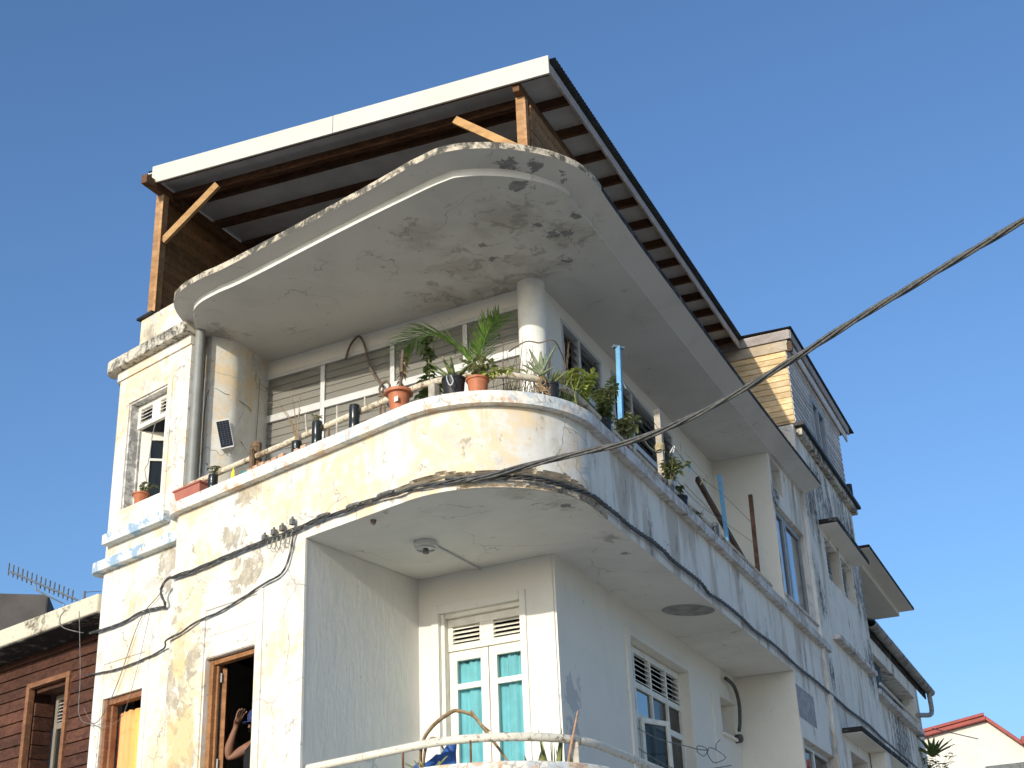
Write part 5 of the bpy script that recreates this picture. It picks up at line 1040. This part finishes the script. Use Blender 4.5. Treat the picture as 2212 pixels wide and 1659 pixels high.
c = FB(5.95, -.03, ZT); t = thing('bottle_planter', 'clear plastic bottle alone on the side ledge', 'planter', c, 'bottle planters on the ledge'); bottle(t, c, .05, .27, 'clear')
c = FB(5.2, -.05, ZT); t = thing('seedling', 'small seedling creeping over the side ledge rail', 'plant', c); bush(t, c, .22, .14, 7, 6, .06, .04, 'leaf_g')
# poles, post and planks
def pole(label, a, b, w_, mat, cat='pole', cap=False):
    t = thing('pole', label, cat, a); MB().bar(a, b, w_, w_, Vector((NB.x, NB.y, 0))).build('shaft', MT[mat], t, bevel=.004)
    if cap: MB().bar(Vector(b) + Vector((-.06, -.02, 0)), Vector(b) + Vector((.06, .04, 0)), .05, .03).build('cap', MT['steel'], t)
    return t
pole('bright blue square pole standing above the small brown pot', FB(2.86, -.17, 6.0), FB(3.06, -.15, 8.17), .052, 'blue', cap=True)
pole('blue pole at the far end of the side balcony', FB(6.98, -.15, 6.7), FB(6.92, -.15, 7.95), .05, 'blue')
pole('rusty brown pole at the far end of the side balcony', FB(8.50, -.15, 6.7), FB(8.60, -.15, 8.2), .055, 'rust')
t = pole('weathered white post with knotted rope', FB(4.27, -.15, 6.0), FB(4.33, -.15, 7.90), .075, 'postw', 'post')
rp = MB()
for k in range(4): rp.tube([FB(4.30, -.15, 7.36 + .02 * k) + Vector((.05 * math.cos(a), .05 * math.sin(a), .006 * a)) for a in [x * .6 for x in range(12)]], .010, 5)
rp.tube(catmull([FB(4.26, -.10, 7.38), FB(3.9, -.05, 7.2), FB(3.5, -.03, 7.12), FB(3.15, 0, 7.12)], 5), .010, 5); rp.build('rope', MT['twine'], t, smooth=True)
tag(MB().bar(FB(8.75, -.14, 6.72), FB(6.9, -.45, 7.95), .09, .05, Vector((NB.x, NB.y, 0))).build('plank', MT['darkwood'], bevel=.004), 'long dark plank leaning in the end of the side balcony', 'plank')
ln = thing('clothesline', 'thin sagging clothesline strung between the balcony poles', 'line', FB(5, -.15, 7.6))
MB().tube(catmull([FB(3.03, -.15, 7.80), FB(4.3, -.15, 7.66), FB(4.9, -.15, 7.62), FB(5.54, -.15, 7.58), FB(6.14, -.15, 7.62), FB(6.95, -.15, 7.7), FB(8.55, -.15, 7.75)], 5), .004, 4).build('upper_cord', MT['wire'], ln)
MB().tube(catmull([FB(4.3, -.15, 7.25), FB(5.6, -.15, 7.18), FB(6.97, -.15, 7.3), FB(8.52, -.15, 7.45)], 5), .004, 4).build('lower_cord', MT['wire'], ln)
def peg(label, p, mat, tilt=.25):
    t = thing('clothes_peg', label, 'peg', p, 'pegs on the clothesline'); p = Vector(p)
    for sg in (-1, 1): MB().bar(p + Vector((sg * .006, 0, .03)), p + Vector((sg * .018 + tilt * .05, 0, -.055)), .012, .012).build('jaw', MT[mat], t)
    MB().tube([p - Vector((.014, 0, 0)), p + Vector((.014, 0, 0))], .007, 6).build('spring', MT['steel'], t)
peg('white clothes peg hanging near the bright blue pole', FB(3.10, -.15, 7.74), 'pin_w'); peg('white clothes peg just beyond the rope post', FB(4.9, -.15, 7.62), 'pin_w', -.8); peg('pale blue clothes peg in the middle of the clothesline', FB(5.54, -.15, 7.60), 'pin_b', .1); peg('small greenish clothes peg toward the far pole', FB(6.14, -.15, 7.62), 'twine', -.8)
# ceiling lamp with conduit under the upper balcony
lc_ = Vector((-.905, 12.86, 5.80)); t = thing('ceiling_lamp', 'round white ceiling lamp base with bare holder under the balcony', 'lamp', lc_)
MB().lathe(lc_, [(0, 0), (.115, 0), (.115, -.055), (.10, -.062), (0, -.064)], 28).build('base', MT['enamel'], t, smooth='auto'); MB().lathe(lc_ + Vector((0, 0, -.062)), [(.022, 0), (.03, -.02), (.03, -.05), (0, -.05)], 14).build('holder', MT['clamp'], t, smooth='auto')
MB().lathe(lc_ + Vector((0, 0, -.064)), [(.095, 0), (.098, -.012), (.088, -.014), (.085, 0)], 24).build('ring', MT['alu'], t, smooth='auto')
MB().tube([lc_ + Vector((.09, .09, -.012)), Vector((-.42, 13.78, 5.785))], .012, 8).build('conduit', MT['enamel'], t)
tag(MB().lathe((-1.338, 12.143, 5.803), [(.03, 0), (.022, -.03), (.008, -.05), (0, -.05)], 8).build('ceiling_hook', MT['twig']), 'small dark hook stub on the balcony ceiling', 'hook')
pe = MB(); pe.add([(1.95 + .30 * math.cos(a) - .107 * math.sin(a), 15.82 + .148 * math.cos(a) + .215 * math.sin(a), 5.7995) for a in [6.283 * k / 28 for k in range(28)]], [tuple(range(28))]); o = pe.build('cement_patch', MT['patch'], bld)
# lower balcony: side facade bits
tag(MB().tube(catmull([FI(6.06, .06, 5.66), FI(6.35, .09, 5.60), FI(6.50, .10, 5.40), FI(6.45, .10, 5.15), FI(6.35, .10, 4.99)], 6), .026, 8).build('bent_hose', MT['black'], smooth=True), 'short bent black hose beside the wall niche', 'hose')
tag(MB().lathe(FI(6.50, 0, 4.91), [(0, .0), (.06, 0), (.06, .08), (.04, .10), (0, .10)], 14, Vector((NB.x, NB.y, 0))).build('pipe_stub', MT['black'], smooth='auto'), 'round black pipe stub below the wall niche', 'pipe')
tag(B1('niche_box', MT['twig'], None, FI, 5.95, 6.10, -.18, -.08, 4.903, 5.06, bevel=.01), 'small dark box standing in the wall niche', 'box')
m = MB()
for P in ([(1.19, 4.21), (1.9, 4.20), (2.8, 4.26), (3.4, 4.30), (3.83, 4.35)], [(1.2, 4.0), (2.4, 3.95), (3.6, 4.1), (4.8, 4.30)], [(3.34, 4.26), (3.36, 4.33), (3.62, 4.36), (3.77, 4.34), (3.6, 4.25), (3.34, 4.26)], [(3.75, 4.30), (3.85, 4.38), (4.16, 4.40), (4.56, 4.36), (4.02, 4.23), (3.75, 4.30)], [(4.16, 4.40), (4.2, 4.48), (4.38, 4.55)]): m.tube(catmull([FI(s, .35, z) for s, z in P], 5), .006, 4)
tag(m.build('wire_tangle', MT['wire']), 'tangle of bent wire hangers above the lower balcony', 'wire')
# lower balcony: tarp, dry palm leaves, snake plants
rows = []
for i in range(15):
    u_ = i / 14; rows.append([Vector((-1.22 + .62 * u_, 11.95 + .02 * math.sin(i * 1.3) - .06 * u_, 3.38 + (.10 + .24 * u_ ** 2 + .02 * math.sin(i * 2.1)) * w_)) + Vector((0, .05 * math.sin(w_ * 5 + i), 0)) for w_ in [k / 7 for k in range(8)]])
tp_ = MB().sweep(rows).build('tarpaulin', MT['tarp'], smooth=True, recalc=False); s = tp_.modifiers.new('t', 'SOLIDIFY'); s.thickness = .01; tag(tp_, 'crumpled blue tarpaulin behind the lower handrail', 'tarpaulin')
def strap(name, label, P, w0, mat):
    P = catmull([Vector(p) for p in P], 6); m = MB(); n = len(P); rows = []
    for i, p in enumerate(P):
        t_ = i / (n - 1); ww = w0 * (.4 + .6 * math.sin(math.pi * min(1, .2 + .75 * t_))); tg = (P[min(i + 1, n - 1)] - P[max(0, i - 1)]).normalized(); sd_ = Vector((0, 1, 0)).cross(tg).normalized(); sd_ = (sd_ + Vector((0, .8, 0))).normalized()
        rows.append([p - sd_ * ww, p + Vector((0, 0, -.006)), p + sd_ * ww])
    o = m.sweep(rows).build(name, MT[mat], recalc=False, smooth=True); s = o.modifiers.new('t', 'SOLIDIFY'); s.thickness = .004; return tag(o, label, 'leaf')
strap('dry_palm_leaf', 'brown dry leaf arching high over the lower handrail', [(-.894, 11.75, 3.40), (-.88, 11.72, 3.66), (-.785, 11.72, 3.814), (-.629, 11.72, 3.922), (-.557, 11.72, 3.928), (-.45, 11.72, 3.887), (-.37, 11.72, 3.80), (-.31, 11.72, 3.752)], .018, 'dry')
strap('dry_palm_leaf', 'short curled dry leaf beside the blue tarpaulin', [(-.88, 11.74, 3.42), (-.85, 11.72, 3.62), (-.80, 11.72, 3.71), (-.74, 11.72, 3.69), (-.70, 11.72, 3.62)], .014, 'dry')
strap('dry_stalk', 'long diagonal brown stalk in front of the french door', [(-.468, 11.70, 3.927), (-.40, 11.70, 3.83), (-.28, 11.70, 3.66), (-.14, 11.70, 3.46)], .016, 'dry')
tag(MB().tube([(.316, 11.66, 3.40), (.37, 11.66, 3.62), (.435, 11.66, 3.878)], [.013, .012, .006], 7).build('pink_stick', MT['pinkwood']), 'pinkish brown stick rising past the lower handrail', 'stick')
tag(B1('rail_block', MT['postw'], None, FO, .375, .425, 11.69, 11.74, 3.39, 3.63, bevel=.004), 'short pale wooden block under the lower handrail', 'post')
t = thing('spiky_plant', 'small white edged spiky plant in front of the tarpaulin', 'plant', (-.83, 11.82, 3.39)); aloe(t, Vector((-.83, 11.82, 3.40)), 11, .26, .022, 'leaf_v', seed=8)
for cx, n_, h_, lb in ((.03, 5, .26, 'snake plant nearest the french door on the lower balcony'), (.20, 9, .42, 'tallest snake plant on the lower balcony'), (.31, 5, .28, 'dark snake plant beside the pinkish stick')):
    t = thing('snake_plant', lb, 'plant', (cx, 11.78, 3.0), 'snake plants behind the lower rail'); pot(t, (cx, 11.78, 3.0), .09, .07, .38, 'blackpot'); rr = random.Random(int(cx * 100))
    for k in range(n_):
        a = rr.uniform(0, 6.28); m = MB(); m.leaf((cx + math.cos(a) * .04, 11.78 + math.sin(a) * .04, 3.33), (math.cos(a) * .18, math.sin(a) * .18, 1), h_ * rr.uniform(.7, 1.1), .045, .0, Vector((math.sin(a), -math.cos(a), 0)), seg=5, fold=.3, prof=[.7, 1, 1, .8, .5, .03]); o = m.build('leaf', MT['leaf_s'], t, recalc=False, smooth=True)
t = thing('leafy_plant', 'yellow leaved plant between the snake plants', 'plant', (.13, 11.72, 3.3)); bush(t, (.13, 11.72, 3.3), .2, .12, 8, 9, .07, .035, 'leaf_y'); bush(t, (.40, 11.74, 3.3), .16, .1, 6, 7, .06, .03, 'leaf_g')
# agave on the rear wall
c = FB(21.9, .15, 6.3); t = thing('agave', 'dark spiky agave hanging on the corner of the rear wing', 'plant', c); aloe(t, c, 24, .62, .10, 'leaf_d', seed=11); bush(t, c - Vector((0, 0, .6)), .7, .5, 10, 12, .18, .09, 'leaf_d')

# ================================================================== PERSON IN THE DOORWAY
def person():
    t = thing('person', 'person in black tank top in the doorway, hand raised to a blue cap', 'person', FA(3.93, -.30, 2.75))
    def Q(ds, d, z): return FA(3.86 + ds, -.33 + d, 2.75 + (z - 2.75) * .945)
    sk = [  # (name, parent, pos, rx, ry)
        ('pelvis', None, Q(0, 0, 3.62), .15, .11), ('waist', 'pelvis', Q(0, .0, 3.80), .135, .10), ('chest', 'waist', Q(0, .0, 4.0), .155, .11), ('neckb', 'chest', Q(0, 0, 4.135), .08, .07), ('neck', 'neckb', Q(0, .01, 4.20), .055, .055), ('head', 'neck', Q(0, .03, 4.30), .075, .085), ('crown', 'head', Q(0, .03, 4.40), .075, .085),
        ('shL', 'neckb', Q(-.17, 0, 4.10), .058, .055), ('elL', 'shL', Q(-.25, .02, 3.83), .043, .043), ('wrL', 'elL', Q(-.22, .12, 3.60), .03, .03), ('haL', 'wrL', Q(-.21, .15, 3.51), .036, .022),
        ('shR', 'neckb', Q(.17, .02, 4.10), .060, .056), ('elR', 'shR', Q(.345, .10, 4.015), .047, .047), ('foR', 'elR', Q(.315, .13, 4.12), .048, .045), ('wrR', 'foR', Q(.235, .13, 4.28), .030, .027), ('haR', 'wrR', Q(.215, .12, 4.335), .034, .022), ('paR', 'haR', Q(.20, .115, 4.38), .038, .018),
        ('hipL', 'pelvis', Q(-.09, 0, 3.54), .095, .095), ('knL', 'hipL', Q(-.10, .03, 3.18), .062, .062), ('anL', 'knL', Q(-.10, 0, 2.84), .042, .042), ('ftL', 'anL', Q(-.11, .14, 2.785), .04, .03),
        ('hipR', 'pelvis', Q(.09, 0, 3.54), .095, .095), ('knR', 'hipR', Q(.10, .03, 3.18), .062, .062), ('anR', 'knR', Q(.10, 0, 2.84), .042, .042), ('ftR', 'anR', Q(.11, .14, 2.785), .04, .03)]
    # five fingers of the raised hand, spread on the cap
    for i, (o, l) in enumerate(((-.030, .055), (-.010, .07), (.012, .075), (.032, .068))):
        b = Q(.195, .115 + o, 4.40); c1 = Q(.165, .115 + o * 1.25, 4.40 + l * .75); c2 = Q(.125, .112 + o * 1.4, 4.40 + l * 1.15)
        sk += [('f%da' % i, 'paR', b, .0105, .0105), ('f%db' % i, 'f%da' % i, c1, .009, .009), ('f%dc' % i, 'f%db' % i, c2, .007, .007)]
    sk += [('th1', 'haR', Q(.185, .165, 4.35), .013, .012), ('th2', 'th1', Q(.155, .185, 4.37), .010, .010), ('th3', 'th2', Q(.13, .185, 4.385), .008, .008)]
    idx = {k[0]: i for i, k in enumerate(sk)}; me = bpy.data.meshes.new('body'); me.from_pydata([tuple(k[2]) for k in sk], [(idx[k[1]], i) for i, k in enumerate(sk) if k[1]], [])
    o = bpy.data.objects.new('body', me); COL.objects.link(o); md = o.modifiers.new('skin', 'SKIN'); md.use_smooth_shade = True; ss = o.modifiers.new('sub', 'SUBSURF'); ss.levels = 2; ss.render_levels = 2
    for i, k in enumerate(sk): me.skin_vertices[0].data[i].radius = (k[3], k[4])
    me.skin_vertices[0].data[0].use_root = True; me.materials.append(MT['skin']); par(o, t)
    hd = Q(0, .03, 4.34)
    MB().lathe(hd + Vector((0, 0, -.01)), [(.101, 0), (.107, .04), (.104, .08), (.085, .115), (.05, .135), (0, .142)], 22).build('cap', MT['cap'], t, smooth=True)
    m = MB(); rows = []
    for i in range(9):
        a = -1.0 + 2.0 * i / 8; fx = Vector((NA.x, NA.y, 0)); sx = Vector((U2.x, U2.y, 0)); base = hd + fx * (.10 * math.cos(a)) + sx * (.10 * math.sin(a)); rows.append([base + Vector((0, 0, 0)), base + (fx * math.cos(a) * .9) * .08 + Vector((0, 0, -.02)), base + (fx * math.cos(a) * .9) * .08 + Vector((0, 0, -.026)), base + Vector((0, 0, -.006))])
    m.sweep(rows, closed=True).build('cap_brim', MT['cap'], t, smooth=True)
    # face: eyes, nose, mouth, ear
    f_ = Vector((NA.x, NA.y, 0)); s_ = Vector((U2.x, U2.y, 0))
    for sg in (-1, 1):
        MB().lathe(hd + f_ * .082 + s_ * sg * .032 + Vector((0, 0, -.035)), [(0, .010), (.008, .006), (.011, 0), (.008, -.006), (0, -.010)], 10).build('eye', MT['nail'], t, smooth=True)
        MB().lathe(hd + s_ * sg * .083 + Vector((0, 0, -.05)), [(0, .03), (.012, .02), (.014, 0), (.010, -.02), (0, -.028)], 10).build('ear', MT['skin'], t, smooth=True)
    MB().bar(hd + f_ * .095 + Vector((0, 0, -.035)), hd + f_ * .108 + Vector((0, 0, -.072)), .024, .02).build('nose', MT['skin'], t, bevel=.006); MB().bar(hd + f_ * .088 - s_ * .022 + Vector((0, 0, -.095)), hd + f_ * .088 + s_ * .022 + Vector((0, 0, -.095)), .01, .008).build('mouth', MT['shirt'], t)
    # clothes follow the trunk
    rows = []
    for z, a, b in ((3.60, .185, .140), (3.72, .175, .13), (3.85, .172, .128), (3.98, .182, .135), (4.06, .165, .125), (4.12, .10, .095)):
        rows.append([Q(a * math.cos(x), b * math.sin(x), z) for x in [6.283 * k / 20 for k in range(20)]])
    mm = MB(); n = 20; mm.add([p for r in rows for p in r], [(i * n + k, i * n + (k + 1) % n, (i + 1) * n + (k + 1) % n, (i + 1) * n + k) for i in range(5) for k in range(n)]); mm.build('tank_top', MT['shirt'], t, smooth=True)
    for sg in (-1, 1):
        rows = []
        for z, r_ in ((3.64, .125), (3.45, .115), (3.18, .09), (2.88, .07)): rows.append([Q(sg * (.085 + (3.64 - z) * .02) + r_ * math.cos(x), r_ * math.sin(x) + .01, z) for x in [6.283 * k / 16 for k in range(16)]])
        mm = MB(); n = 16; mm.add([p for r in rows for p in r], [(i * n + k, i * n + (k + 1) % n, (i + 1) * n + (k + 1) % n, (i + 1) * n + k) for i in range(3) for k in range(n)]); mm.build('trouser_leg', MT['shirt'], t, smooth=True)
person()
